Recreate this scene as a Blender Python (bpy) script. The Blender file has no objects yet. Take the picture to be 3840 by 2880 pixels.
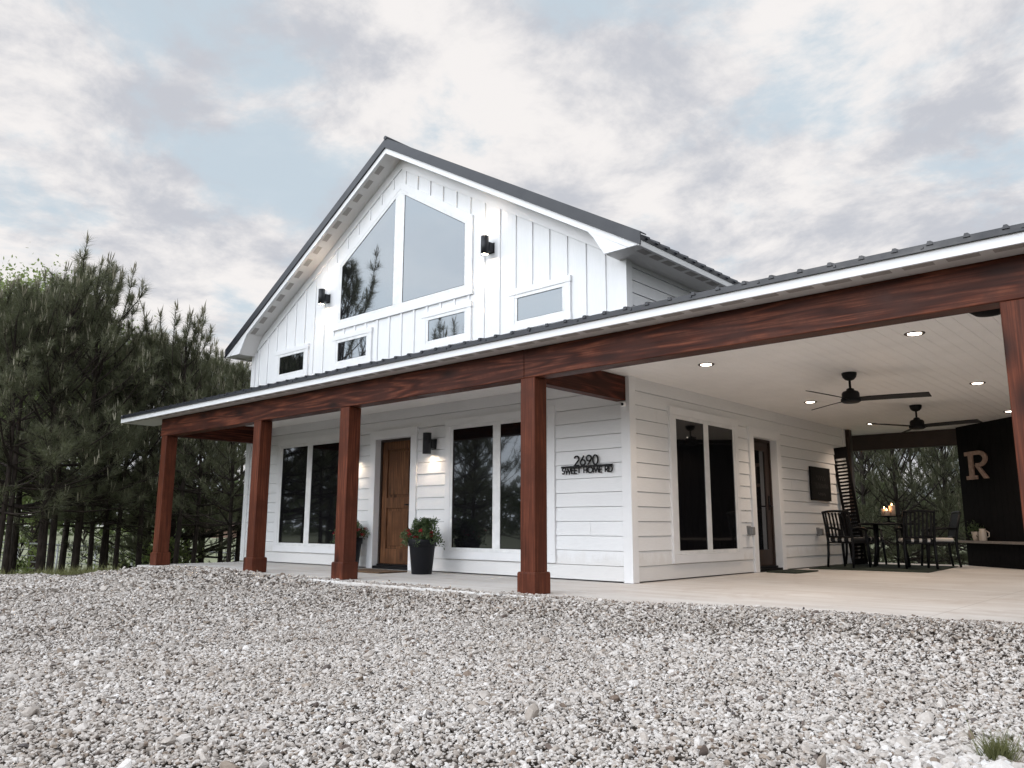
import bpy, bmesh, math, random
import numpy as np
from mathutils import Vector, Matrix
R = math.radians
S = bpy.context.scene
COL = S.collection

# ------------------------------------------------------------------ camera
CAM = np.array([5.3603, -8.0432, 0.6529])
YAW, PITCH, ROLL, FPX = 0.7352, 0.1775, 0.0032, 2981.5
F_ = np.array([-math.sin(YAW)*math.cos(PITCH), math.cos(YAW)*math.cos(PITCH), math.sin(PITCH)])
R0 = np.array([math.cos(YAW), math.sin(YAW), 0.0]); U0 = np.cross(R0, F_)
R_ = math.cos(ROLL)*R0 + math.sin(ROLL)*U0; U_ = -math.sin(ROLL)*R0 + math.cos(ROLL)*U0
cd = bpy.data.cameras.new('camera'); cam = bpy.data.objects.new('camera', cd); COL.objects.link(cam)
cd.sensor_fit = 'HORIZONTAL'; cd.sensor_width = 36; cd.lens = 36*FPX/3840
cd.clip_start = 0.05; cd.clip_end = 4000
cam.matrix_world = Matrix(((R_[0], U_[0], -F_[0], CAM[0]), (R_[1], U_[1], -F_[1], CAM[1]), (R_[2], U_[2], -F_[2], CAM[2]), (0, 0, 0, 1)))
S.camera = cam

# ------------------------------------------------------------------ light, sky, exposure
SUN_EL, SUN_AZ = 14, math.atan2(-0.24, -0.97)          # azimuth as atan2(x, y)
sv = Vector((math.sin(SUN_AZ)*math.cos(R(SUN_EL)), math.cos(SUN_AZ)*math.cos(R(SUN_EL)), math.sin(R(SUN_EL))))
sl = bpy.data.lights.new('sun', 'SUN'); sl.energy = 0.55; sl.angle = R(24); sl.color = (1.0, 0.97, 0.95)
so = bpy.data.objects.new('sun', sl); COL.objects.link(so); so.rotation_euler = sv.to_track_quat('Z', 'Y').to_euler()
S.view_settings.view_transform = 'Standard'; S.view_settings.look = 'None'
S.view_settings.exposure = 0.22; S.view_settings.gamma = 1.0
S.cycles.max_bounces = 8; S.cycles.diffuse_bounces = 5; S.cycles.use_denoising = True

def world():
    w = bpy.data.worlds.new('World'); S.world = w; w.use_nodes = True
    nt = w.node_tree; n = nt.nodes; n.clear(); L = nt.links.new
    def nd(t, **k):
        x = n.new(t)
        for a, b in k.items(): setattr(x, a, b)
        return x
    def mth(op, a, b=None, c=None):
        x = nd('ShaderNodeMath', operation=op)
        for i, v in enumerate((a, b, c)):
            if v is None: continue
            if isinstance(v, (int, float)): x.inputs[i].default_value = v
            else: L(v, x.inputs[i])
        return x.outputs[0]
    def mix(f, a, b):
        x = nd('ShaderNodeMix', data_type='RGBA')
        for s, v in ((x.inputs[0], f), (x.inputs[6], a), (x.inputs[7], b)):
            if isinstance(v, (tuple, float, int)): s.default_value = v
            else: L(v, s)
        return x.outputs[2]
    tc = nd('ShaderNodeTexCoord'); sep = nd('ShaderNodeSeparateXYZ'); L(tc.outputs['Generated'], sep.inputs[0])
    zz = mth('ADD', mth('MAXIMUM', sep.outputs[2], 0.0), 0.22)
    comb = nd('ShaderNodeCombineXYZ'); L(mth('DIVIDE', sep.outputs[0], zz), comb.inputs[0]); L(mth('DIVIDE', sep.outputs[1], zz), comb.inputs[1])
    def noise(off, scale, detail, rough, dist=0.0):
        a = nd('ShaderNodeVectorMath', operation='ADD'); L(comb.outputs[0], a.inputs[0]); a.inputs[1].default_value = off
        x = nd('ShaderNodeTexNoise'); L(a.outputs[0], x.inputs['Vector'])
        x.inputs['Scale'].default_value = scale; x.inputs['Detail'].default_value = detail
        x.inputs['Roughness'].default_value = rough; x.inputs['Distortion'].default_value = dist
        return x.outputs[0]
    def blob(x, y, z, k, amp):                       # a bank of cloud (or a gap) round one direction of the sky
        v = Vector((x, y, z)).normalized()
        d = nd('ShaderNodeVectorMath', operation='DOT_PRODUCT'); L(tc.outputs['Generated'], d.inputs[0]); d.inputs[1].default_value = v
        return mth('MULTIPLY', mth('POWER', mth('MAXIMUM', d.outputs['Value'], 0.0), k), amp)
    base = noise((3.1, 7.7, 1.0), 2.9, 13, 0.61, 0.2)
    for b in BLOBS: base = mth('ADD', base, blob(*b))
    ramp = nd('ShaderNodeValToRGB'); L(base, ramp.inputs[0])
    ramp.color_ramp.elements[0].position = 0.375; ramp.color_ramp.elements[1].position = 0.535; ramp.color_ramp.elements[0].color = (.12, .12, .12, 1)
    ramp.color_ramp.interpolation = 'EASE'
    shade = noise((3.22, 7.60, 1.0), 3.4, 12, 0.61, 0.2)
    for b in DARKS: shade = mth('ADD', shade, blob(*b))
    r2 = nd('ShaderNodeValToRGB'); L(shade, r2.inputs[0])
    e = r2.color_ramp.elements; e[0].position = 0.40; e[1].position = 0.64; r2.color_ramp.interpolation = 'EASE'
    e[0].color = (7.9, 7.65, 7.55, 1); e[1].color = (4.9, 5.05, 5.5, 1)
    sky = nd('ShaderNodeTexSky', sky_type='NISHITA'); sky.sun_disc = False
    sky.sun_elevation = R(SUN_EL); sky.sun_rotation = SUN_AZ; sky.air_density = 1.0; sky.dust_density = 1.5; sky.ozone_density = 1.2
    veil = mix(0.90, sky.outputs[0], (5.25, 6.15, 6.85, 1))
    c = mix(ramp.outputs[0], veil, r2.outputs[0])
    gd = nd('ShaderNodeVectorMath', operation='DOT_PRODUCT'); L(tc.outputs['Generated'], gd.inputs[0]); gd.inputs[1].default_value = Vector((-.18, -.92, .35))
    glow = mth('MULTIPLY', mth('MAXIMUM', mth('SUBTRACT', gd.outputs['Value'], 0.22), 0.0), 4.2)
    c = mix(mth('MINIMUM', mth('MULTIPLY', glow, 0.4), 0.8), c, (5.6, 6.1, 6.7, 1))            # brighter cloud on the sun's side
    mul = nd('ShaderNodeVectorMath', operation='SCALE'); L(c, mul.inputs[0]); L(mth('ADD', glow, 1.0), mul.inputs['Scale'])
    bg = nd('ShaderNodeBackground'); L(mul.outputs[0], bg.inputs[0]); bg.inputs[1].default_value = 0.1
    out = nd('ShaderNodeOutputWorld'); L(bg.outputs[0], out.inputs[0])
def pixdir(u, v):
    return tuple(F_ + R_*(u*3840/2212-1920)/FPX - U_*(v*3840/2212-1440)/FPX)
BLOBS = [(*pixdir(570, 190), 350, -.07), (*pixdir(340, 380), 500, -.05), (*pixdir(560, 330), 500, -.05), (*pixdir(1000, 300), 400, -.08), (*pixdir(80, 350), 400, -.05),
         (*pixdir(1850, 270), 500, -.06), (*pixdir(1000, 130), 120, .09), (*pixdir(1650, 400), 150, .10), (*pixdir(1500, 100), 120, .05), (*pixdir(400, 230), 500, .07),
         (*pixdir(480, 500), 300, .07), (*pixdir(80, 560), 200, .06), (*pixdir(150, 130), 250, .06)]
DARKS = [(*pixdir(1600, 390), 300, .12), (*pixdir(2100, 330), 500, .08), (*pixdir(400, 60), 300, .08), (*pixdir(1000, 130), 300, -.10), (*pixdir(1750, 130), 200, -.06), (*pixdir(480, 480), 300, -.05)]
world()

# ------------------------------------------------------------------ helpers
def tag(o, label=None, cat=None, group=None, kind=None):
    if label: o['label'] = label
    if cat: o['category'] = cat
    if group: o['group'] = group
    if kind: o['kind'] = kind
    return o
def empty(name, loc=(0, 0, 0), rz=0, label=None, cat=None, group=None):
    o = bpy.data.objects.new(name, None); COL.objects.link(o); o.location = loc; o.rotation_euler = (0, 0, rz)
    o.empty_display_size = 0.1
    return tag(o, label, cat, group)
def copy_tree(o, parent=None):
    c = o.copy(); COL.objects.link(c); c.parent = parent
    for ch in list(o.children): copy_tree(ch, c)
    return c
class MB:
    def __init__(self): self.v = []; self.f = []; self.m = []; self.sm = []
    def face(self, pts, mi=0, smooth=False):
        b = len(self.v); self.v += [tuple(p) for p in pts]; self.f.append(tuple(range(b, b+len(pts)))); self.m.append(mi); self.sm.append(smooth)
    def hexa(self, p, mi=0):                              # p: 8 points, bottom ring then top ring
        b = len(self.v); self.v += [tuple(q) for q in p]
        for f in ((0, 3, 2, 1), (4, 5, 6, 7), (0, 1, 5, 4), (1, 2, 6, 5), (2, 3, 7, 6), (3, 0, 4, 7)):
            self.f.append(tuple(b+i for i in f)); self.m.append(mi); self.sm.append(False)
        return self
    def box(self, x0, x1, y0, y1, z0, z1, mi=0):
        return self.hexa([(x0, y0, z0), (x1, y0, z0), (x1, y1, z0), (x0, y1, z0), (x0, y0, z1), (x1, y0, z1), (x1, y1, z1), (x0, y1, z1)], mi)
    def wbox(self, W, a0, a1, o0, o1, z0, z1, mi=0):      # box in wall coordinates
        return self.hexa([W(a0, o0, z0), W(a1, o0, z0), W(a1, o1, z0), W(a0, o1, z0), W(a0, o0, z1), W(a1, o0, z1), W(a1, o1, z1), W(a0, o1, z1)], mi)
    def prism(self, W, poly, o0, o1, mi=0):               # polygon of (a, z) between two depths
        n = len(poly); b = len(self.v)
        self.v += [tuple(W(a, o0, z)) for a, z in poly] + [tuple(W(a, o1, z)) for a, z in poly]
        self.f += [tuple(range(b, b+n)), tuple(range(b+2*n-1, b+n-1, -1))]; self.m += [mi]*2; self.sm += [False]*2
        for i in range(n):
            j = (i+1) % n; self.f.append((b+i, b+j, b+n+j, b+n+i)); self.m.append(mi); self.sm.append(False)
        return self
    def tube(self, pts, rad, n=8, mi=0, cap=True, smooth=True):
        pts = [Vector(p) for p in pts]; rad = rad if isinstance(rad, (list, tuple)) else [rad]*len(pts)
        b = len(self.v); prev = None
        for i, p in enumerate(pts):
            d = (pts[min(i+1, len(pts)-1)] - pts[max(i-1, 0)]).normalized()
            a = d.orthogonal().normalized() if prev is None else (prev - d*prev.dot(d)).normalized()
            prev = a; c = d.cross(a)
            for k in range(n):
                t = 2*math.pi*(k+.5)/n; self.v.append(tuple(p + (a*math.cos(t) + c*math.sin(t))*rad[i]))
        for i in range(len(pts)-1):
            for k in range(n):
                k2 = (k+1) % n; self.f.append((b+i*n+k, b+i*n+k2, b+(i+1)*n+k2, b+(i+1)*n+k)); self.m.append(mi); self.sm.append(smooth)
        if cap:
            self.f += [tuple(b+k for k in range(n))[::-1], tuple(b+(len(pts)-1)*n+k for k in range(n))]; self.m += [mi]*2; self.sm += [False]*2
        return self
    def lathe(self, prof, c=(0, 0, 0), n=32, mi=0):       # profile of (radius, z)
        b = len(self.v)
        for r, z in prof:
            for k in range(n):
                t = 2*math.pi*k/n; self.v.append((c[0]+r*math.cos(t), c[1]+r*math.sin(t), c[2]+z))
        for i in range(len(prof)-1):
            for k in range(n):
                k2 = (k+1) % n; self.f.append((b+i*n+k, b+i*n+k2, b+(i+1)*n+k2, b+(i+1)*n+k)); self.m.append(mi); self.sm.append(True)
        self.f += [tuple(b+k for k in range(n))[::-1], tuple(b+(len(prof)-1)*n+k for k in range(n))]; self.m += [mi]*2; self.sm += [False]*2
        return self
    def build(self, name, mats, parent=None, bevel=0, recalc=True):
        me = bpy.data.meshes.new(name); me.from_pydata(self.v, [], self.f)
        for m in (mats if isinstance(mats, (list, tuple)) else [mats]): me.materials.append(m)
        me.polygons.foreach_set('material_index', self.m); me.polygons.foreach_set('use_smooth', self.sm)
        if recalc:
            bm = bmesh.new(); bm.from_mesh(me); bmesh.ops.recalc_face_normals(bm, faces=bm.faces); bm.to_mesh(me); bm.free()
        me.update()
        o = bpy.data.objects.new(name, me); COL.objects.link(o); o.parent = parent
        if bevel:
            md = o.modifiers.new('bevel', 'BEVEL'); md.width = bevel; md.segments = 2; md.limit_method = 'ANGLE'; md.angle_limit = R(50)
        return o
def soup(name, V, T, mats, parent=None, tint=None, midx=None, smooth=False):   # big triangle meshes from numpy
    me = bpy.data.meshes.new(name); V = np.asarray(V, np.float32); T = np.asarray(T, np.int32)
    me.vertices.add(len(V)); me.vertices.foreach_set('co', V.ravel())
    me.loops.add(T.size); me.loops.foreach_set('vertex_index', T.ravel())
    me.polygons.add(len(T)); me.polygons.foreach_set('loop_start', np.arange(0, T.size, 3, dtype=np.int32))
    for m in (mats if isinstance(mats, (list, tuple)) else [mats]): me.materials.append(m)
    if midx is not None: me.polygons.foreach_set('material_index', np.asarray(midx, np.int32))
    me.polygons.foreach_set('use_smooth', np.full(len(T), smooth))
    if tint is not None:
        a = me.attributes.new('tint', 'FLOAT', 'POINT'); a.data.foreach_set('value', np.asarray(tint, np.float32))
    me.update(calc_edges=True)
    o = bpy.data.objects.new(name, me); COL.objects.link(o); o.parent = parent
    return o
FR = lambda a, o, z: (a, -o, z)                            # front wall: along X, out towards -Y
SD = lambda a, o, z: (o, a, z)                             # side wall: along Y, out towards +X
def along(D, u):                                           # ground point D metres away in the column u of the photo (set-out of the trees)
    d = F_ + R_*(u-1920)/FPX; h = d[:2]/np.hypot(d[0], d[1]); return CAM[:2] + h*D

# ------------------------------------------------------------------ materials
class Mt:
    def __init__(self, name, base=(.8, .8, .8), rough=.5, metal=0, spec=.5):
        self.m = bpy.data.materials.new(name); self.m.use_nodes = True; self.nt = self.m.node_tree; self.n = self.nt.nodes
        self.b = self.n['Principled BSDF']; self.b.inputs['Base Color'].default_value = (*base, 1)
        self.b.inputs['Roughness'].default_value = rough; self.b.inputs['Metallic'].default_value = metal
        self.b.inputs['Specular IOR Level'].default_value = spec
    def nd(self, t, **k):
        x = self.n.new(t)
        for a, b in k.items(): setattr(x, a, b)
        return x
    def L(self, a, b): self.nt.links.new(a, b)
    def co(self, scale=(1, 1, 1), kind='Object'):
        tc = self.nd('ShaderNodeTexCoord'); mp = self.nd('ShaderNodeMapping'); self.L(tc.outputs[kind], mp.inputs[0]); mp.inputs['Scale'].default_value = scale; return mp.outputs[0]
    def noise(self, vec, scale=5, detail=4, rough=.5, dist=0):
        x = self.nd('ShaderNodeTexNoise'); self.L(vec, x.inputs['Vector']); x.inputs['Scale'].default_value = scale
        x.inputs['Detail'].default_value = detail; x.inputs['Roughness'].default_value = rough; x.inputs['Distortion'].default_value = dist; return x.outputs[0]
    def ramp(self, fac, stops, interp='LINEAR'):
        x = self.nd('ShaderNodeValToRGB'); self.L(fac, x.inputs[0]); e = x.color_ramp.elements; x.color_ramp.interpolation = interp
        while len(e) < len(stops): e.new(.5)
        for i, (p, c) in enumerate(stops): e[i].position = p; e[i].color = (*c, 1) if len(c) == 3 else c
        return x.outputs[0]
    def mixc(self, f, a, b, mode='MIX'):
        x = self.nd('ShaderNodeMix', data_type='RGBA', blend_type=mode)
        for s, v in ((x.inputs[0], f), (x.inputs[6], a), (x.inputs[7], b)):
            if isinstance(v, (int, float)): s.default_value = v
            elif isinstance(v, tuple): s.default_value = (*v, 1)
            else: self.L(v, s)
        return x.outputs[2]
    def color(self, s): self.L(s, self.b.inputs['Base Color']); return self
    def rough(self, s): self.L(s, self.b.inputs['Roughness']); return self
    def bump(self, h, st=.3, dist=.01):
        x = self.nd('ShaderNodeBump'); self.L(h, x.inputs['Height']); x.inputs['Strength'].default_value = st; x.inputs['Distance'].default_value = dist
        self.L(x.outputs[0], self.b.inputs['Normal']); return self
def plain(name, base, rough=.5, metal=0, var=.12, scale=8, bump=.0, spec=.5):
    m = Mt(name, base, rough, metal, spec); v = m.co(); f = m.noise(v, scale, 5, .6)
    m.color(m.ramp(f, [(.3, tuple(c*(1-var) for c in base)), (.7, tuple(min(1, c*(1+var*.6)) for c in base))]))
    if bump: m.bump(m.noise(v, scale*8, 4, .6), bump, .004)
    return m.m
def siding_mat():
    m = Mt('white_siding_paint', (.8, .8, .8), .5); v = m.co((1, 1, 1))
    f = m.noise(v, 1.3, 5, .6); g = m.noise(m.co((9, 9, 110)), 1.0, 4, .6)
    m.color(m.mixc(.5, m.ramp(f, [(.3, (.71, .715, .725)), (.7, (.77, .77, .775))]), m.ramp(g, [(.35, (.70, .705, .715)), (.6, (.77, .77, .78))])))
    sp = m.nd('ShaderNodeSeparateXYZ'); m.L(m.co(), sp.inputs[0]); dz = m.noise(m.co((5, 5, 2)), 1.5, 6, .7)
    ad = m.nd('ShaderNodeMath', operation='MULTIPLY_ADD'); m.L(dz, ad.inputs[0]); ad.inputs[1].default_value = -.45; m.L(sp.outputs[2], ad.inputs[2])
    col = m.b.inputs['Base Color'].links[0].from_socket; m.color(m.mixc(m.ramp(ad.outputs[0], [(.0, (.28,)*3), (.12, (0,)*3)]), col, (.50, .46, .41)))
    m.bump(g, .25, .003); return m.m
def gable_mat():
    m = Mt('white_board_paint', (.8, .8, .8), .5); g = m.noise(m.co((70, 70, 6)), 1.0, 5, .6); f = m.noise(m.co(), 2.0, 4, .6)
    m.color(m.mixc(.5, m.ramp(f, [(.3, (.71, .715, .725)), (.7, (.77, .77, .775))]), m.ramp(g, [(.35, (.71, .715, .725)), (.6, (.77, .77, .78))])))
    m.bump(g, .22, .003); return m.m
def wood_mat(name, axis, dark, mid, light, knots=True, RC=.8):
    m = Mt(name, mid, .55, spec=.14); st = [5.5, 5.5, 5.5]; st[axis] = .42
    v = m.co(tuple(st)); w = m.nd('ShaderNodeTexNoise'); m.L(v, w.inputs['Vector']); w.inputs['Scale'].default_value = 1.0; w.inputs['Detail'].default_value = 2
    # growth rings: a distorted field cut into bands
    mu = m.nd('ShaderNodeMath', operation='MULTIPLY'); m.L(w.outputs[0], mu.inputs[0]); mu.inputs[1].default_value = 17
    si = m.nd('ShaderNodeMath', operation='SINE'); mu2 = m.nd('ShaderNodeMath', operation='MULTIPLY'); m.L(mu.outputs[0], mu2.inputs[0]); mu2.inputs[1].default_value = 3.1
    m.L(mu2.outputs[0], si.inputs[0])
    ring = m.nd('ShaderNodeMapRange'); m.L(si.outputs[0], ring.inputs[0]); ring.inputs[1].default_value = -1; ring.inputs[2].default_value = 1
    st2 = [90, 90, 90]; st2[axis] = 2.0; fine = m.noise(m.co(tuple(st2)), 1.0, 3, .6)
    blot = m.noise(m.co(), 2.3, 5, .65)
    st3 = [4.5, 4.5, 4.5]; st3[axis] = 1.6
    kn = m.nd('ShaderNodeTexVoronoi'); m.L(m.co(tuple(st3)), kn.inputs['Vector']); kn.inputs['Scale'].default_value = .8*float(knots or 1)
    c = m.ramp(ring.outputs[0], [(.0, tuple((1-RC)*x+RC*y for x, y in zip(mid, dark))), (.5, mid), (1.0, tuple((1-RC)*x+RC*y for x, y in zip(mid, light)))])
    c = m.mixc(m.ramp(fine, [(.35, (.75, .75, .75)), (.6, (0, 0, 0))]), c, dark)
    c = m.mixc(m.ramp(blot, [(.36, (.9, .9, .9)), (.60, (0, 0, 0))]), c, tuple(.35*x+.65*y for x, y in zip(mid, dark)))
    if knots: c = m.mixc(m.ramp(kn.outputs['Distance'], [(.06, (.95, .95, .95)), (.26, (0, 0, 0))]), c, tuple(x*.5 for x in dark))
    m.color(c); m.bump(fine, .35, .004)
    m.rough(m.ramp(blot, [(.3, (.38,)*3), (.7, (.58,)*3)]))
    return m.m
def metal_mat():
    m = Mt('charcoal_roof_metal', (.024, .026, .033), .45, .0); f = m.noise(m.co(), 6, 4, .6)
    m.color(m.ramp(f, [(.3, (.006, .007, .012)), (.7, (.011, .0125, .019))])); m.rough(m.ramp(f, [(.3, (.3,)*3), (.7, (.48,)*3)])); return m.m
def glass_mat(name, refl, tintc):
    m = Mt(name, (.006, .006, .007), .05); n = m.n
    gl = m.nd('ShaderNodeBsdfGlossy'); gl.inputs['Roughness'].default_value = .012; gl.inputs['Color'].default_value = (*tintc, 1)
    f = m.noise(m.co(), 1.2, 2, .5); bp = m.nd('ShaderNodeBump'); m.L(f, bp.inputs['Height']); bp.inputs['Strength'].default_value = .012; bp.inputs['Distance'].default_value = .05
    m.L(bp.outputs[0], gl.inputs['Normal'])
    fr = m.nd('ShaderNodeLayerWeight'); fr.inputs['Blend'].default_value = .35
    mr = m.nd('ShaderNodeMapRange'); m.L(fr.outputs['Fresnel'], mr.inputs[0]); mr.inputs[3].default_value = refl*.75; mr.inputs[4].default_value = min(1, refl*2.2)
    mx = m.nd('ShaderNodeMixShader'); m.L(mr.outputs[0], mx.inputs[0]); m.L(m.b.outputs[0], mx.inputs[1]); m.L(gl.outputs[0], mx.inputs[2])
    m.L(mx.outputs[0], n['Material Output'].inputs[0]); return m.m
def concrete_mat():
    m = Mt('pale_concrete', (.55, .52, .49), .62); v = m.co(); a = m.noise(v, .8, 6, .6, .4); b = m.noise(v, 14, 5, .65); c = m.noise(m.co((.6, 5, 1)), 1, 4, .6)
    col = m.ramp(a, [(.3, (.60, .57, .54)), (.7, (.72, .70, .68))])
    col = m.mixc(m.ramp(c, [(.35, (.5,)*3), (.6, (0,)*3)]), col, (.50, .44, .39))
    col = m.mixc(m.ramp(b, [(.62, (0,)*3), (.75, (.35,)*3)]), col, (.36, .32, .28))
    sp = m.nd('ShaderNodeSeparateXYZ'); m.L(m.co(), sp.inputs[0])
    for ax, per, off in ((0, 3.05, .0), (1, 2.9, .75)):          # saw-cut control joints
        q = m.nd('ShaderNodeMath', operation='ADD'); m.L(sp.outputs[ax], q.inputs[0]); q.inputs[1].default_value = 30+off
        pp = m.nd('ShaderNodeMath', operation='PINGPONG'); m.L(q.outputs[0], pp.inputs[0]); pp.inputs[1].default_value = per/2
        col = m.mixc(m.ramp(pp.outputs[0], [(.0, (.7,)*3), (.005, (0,)*3)]), col, (.25, .22, .20))
    st = m.noise(m.co((1.6, 1.1, 1)), 1.0, 8, .7, .8); col = m.mixc(m.ramp(st, [(.53, (0,)*3), (.68, (.45,)*3)]), col, (.44, .375, .33))
    m.color(col).bump(b, .15, .004); return m.m
def stone_mat():
    m = Mt('crushed_limestone', (.5, .48, .46), .85, spec=.25)
    at = m.nd('ShaderNodeAttribute', attribute_name='tint'); t = at.outputs['Fac']
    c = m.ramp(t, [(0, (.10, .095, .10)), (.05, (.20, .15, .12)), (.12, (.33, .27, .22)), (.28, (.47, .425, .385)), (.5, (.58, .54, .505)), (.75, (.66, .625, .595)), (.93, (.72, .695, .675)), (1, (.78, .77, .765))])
    f = m.noise(m.co(), 90, 4, .65); c = m.mixc(.55, c, m.ramp(f, [(.3, (.70, .65, .61)), (.62, (1, 1, 1))]), 'MULTIPLY')
    g = m.noise(m.co(), 1.1, 4, .6); c = m.mixc(1, c, m.ramp(g, [(.3, (.86, .84, .82)), (.65, (1, 1, 1))]), 'MULTIPLY')
    m.color(c).bump(f, .35, .004); return m.m
def ground_mat():
    m = Mt('ground_earth', (.2, .18, .15), .95, spec=.1); v = m.co()
    geo = m.nd('ShaderNodeNewGeometry'); vm = m.nd('ShaderNodeVectorMath', operation='DISTANCE'); m.L(geo.outputs['Position'], vm.inputs[0]); vm.inputs[1].default_value = (5.36, -8.04, 0)
    vo = m.nd('ShaderNodeTexVoronoi'); m.L(v, vo.inputs['Vector']); vo.inputs['Scale'].default_value = 32
    st = m.ramp(vo.outputs['Color'], [(.2, (.10, .08, .065)), (.6, (.20, .17, .145)), (.9, (.40, .37, .35))])
    st = m.mixc(m.ramp(vo.outputs['Distance'], [(.30, (0,)*3), (.6, (.9,)*3)]), st, (.04, .03, .022))
    gn = m.noise(v, 3, 6, .7); g2 = m.noise(v, .05, 4, .6)
    gr = m.mixc(m.ramp(g2, [(.35, (0,)*3), (.65, (1,)*3)]), m.ramp(gn, [(.3, (.20, .215, .13)), (.7, (.27, .285, .185))]), m.ramp(gn, [(.3, (.24, .245, .165)), (.7, (.31, .315, .225))]))
    nz = m.noise(v, .5, 4, .6); ad = m.nd('ShaderNodeMath', operation='MULTIPLY_ADD'); m.L(nz, ad.inputs[0]); ad.inputs[1].default_value = 2.5; m.L(vm.outputs['Value'], ad.inputs[2])
    mr = m.nd('ShaderNodeMapRange'); m.L(ad.outputs[0], mr.inputs[0]); mr.inputs[1].default_value = 15.6; mr.inputs[2].default_value = 16.8
    m.color(m.mixc(mr.outputs[0], st, gr)).bump(vo.outputs['Distance'], .6, .01); return m.m
def needle_mat():
    m = Mt('pine_needles', (.05, .06, .03), .55, spec=.3); at = m.nd('ShaderNodeAttribute', attribute_name='tint')
    m.color(m.ramp(at.outputs['Fac'], [(0, (.070, .050, .032)), (.08, (.050, .055, .032)), (.45, (.118, .123, .076)), (.80, (.22, .225, .152)), (.88, (.15, .15, .10)), (.92, (.40, .36, .26)), (1, (.55, .52, .40))]))
    tr = m.nd('ShaderNodeBsdfTranslucent'); tr.inputs[0].default_value = (.16, .175, .09, 1); mx = m.nd('ShaderNodeMixShader'); mx.inputs[0].default_value = .42
    m.L(m.b.outputs[0], mx.inputs[1]); m.L(tr.outputs[0], mx.inputs[2]); m.L(mx.outputs[0], m.n['Material Output'].inputs[0]); return m.m
def leaf_mat(name, dark, light):
    m = Mt(name, light, .5, spec=.3); at = m.nd('ShaderNodeAttribute', attribute_name='tint'); m.color(m.ramp(at.outputs['Fac'], [(0, dark), (1, light)]))
    tr = m.nd('ShaderNodeBsdfTranslucent'); tr.inputs[0].default_value = (*light, 1); mx = m.nd('ShaderNodeMixShader'); mx.inputs[0].default_value = .3
    m.L(m.b.outputs[0], mx.inputs[1]); m.L(tr.outputs[0], mx.inputs[2]); m.L(mx.outputs[0], m.n['Material Output'].inputs[0]); return m.m
def bark_mat():
    m = Mt('pine_bark', (.06, .045, .036), .9, spec=.2); v = m.co((14, 14, 3)); vo = m.nd('ShaderNodeTexVoronoi'); m.L(v, vo.inputs['Vector']); vo.inputs['Scale'].default_value = 1.6
    f = m.noise(m.co((8, 8, 3)), 1.5, 5, .65)
    m.color(m.mixc(m.ramp(f, [(.3, (0,)*3), (.7, (1,)*3)]), (.014, .011, .010), (.065, .05, .042))).bump(vo.outputs['Distance'], .8, .03); return m.m
def stripe_mat():
    m = Mt('striped_cushion_cloth', (.5, .5, .5), .9); sp = m.nd('ShaderNodeSeparateXYZ'); tc = m.nd('ShaderNodeTexCoord'); m.L(tc.outputs['Object'], sp.inputs[0])
    mu = m.nd('ShaderNodeMath', operation='MULTIPLY'); m.L(sp.outputs[0], mu.inputs[0]); mu.inputs[1].default_value = 2*math.pi/.12
    si = m.nd('ShaderNodeMath', operation='SINE'); m.L(mu.outputs[0], si.inputs[0])
    m.color(m.ramp(si.outputs[0], [(.45, (.012, .012, .013)), (.5, (.62, .57, .52))], 'CONSTANT')); return m.m
def glow(name, c, s):
    m = Mt(name, c); m.b.inputs['Emission Color'].default_value = (*c, 1); m.b.inputs['Emission Strength'].default_value = s; return m.m
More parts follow.
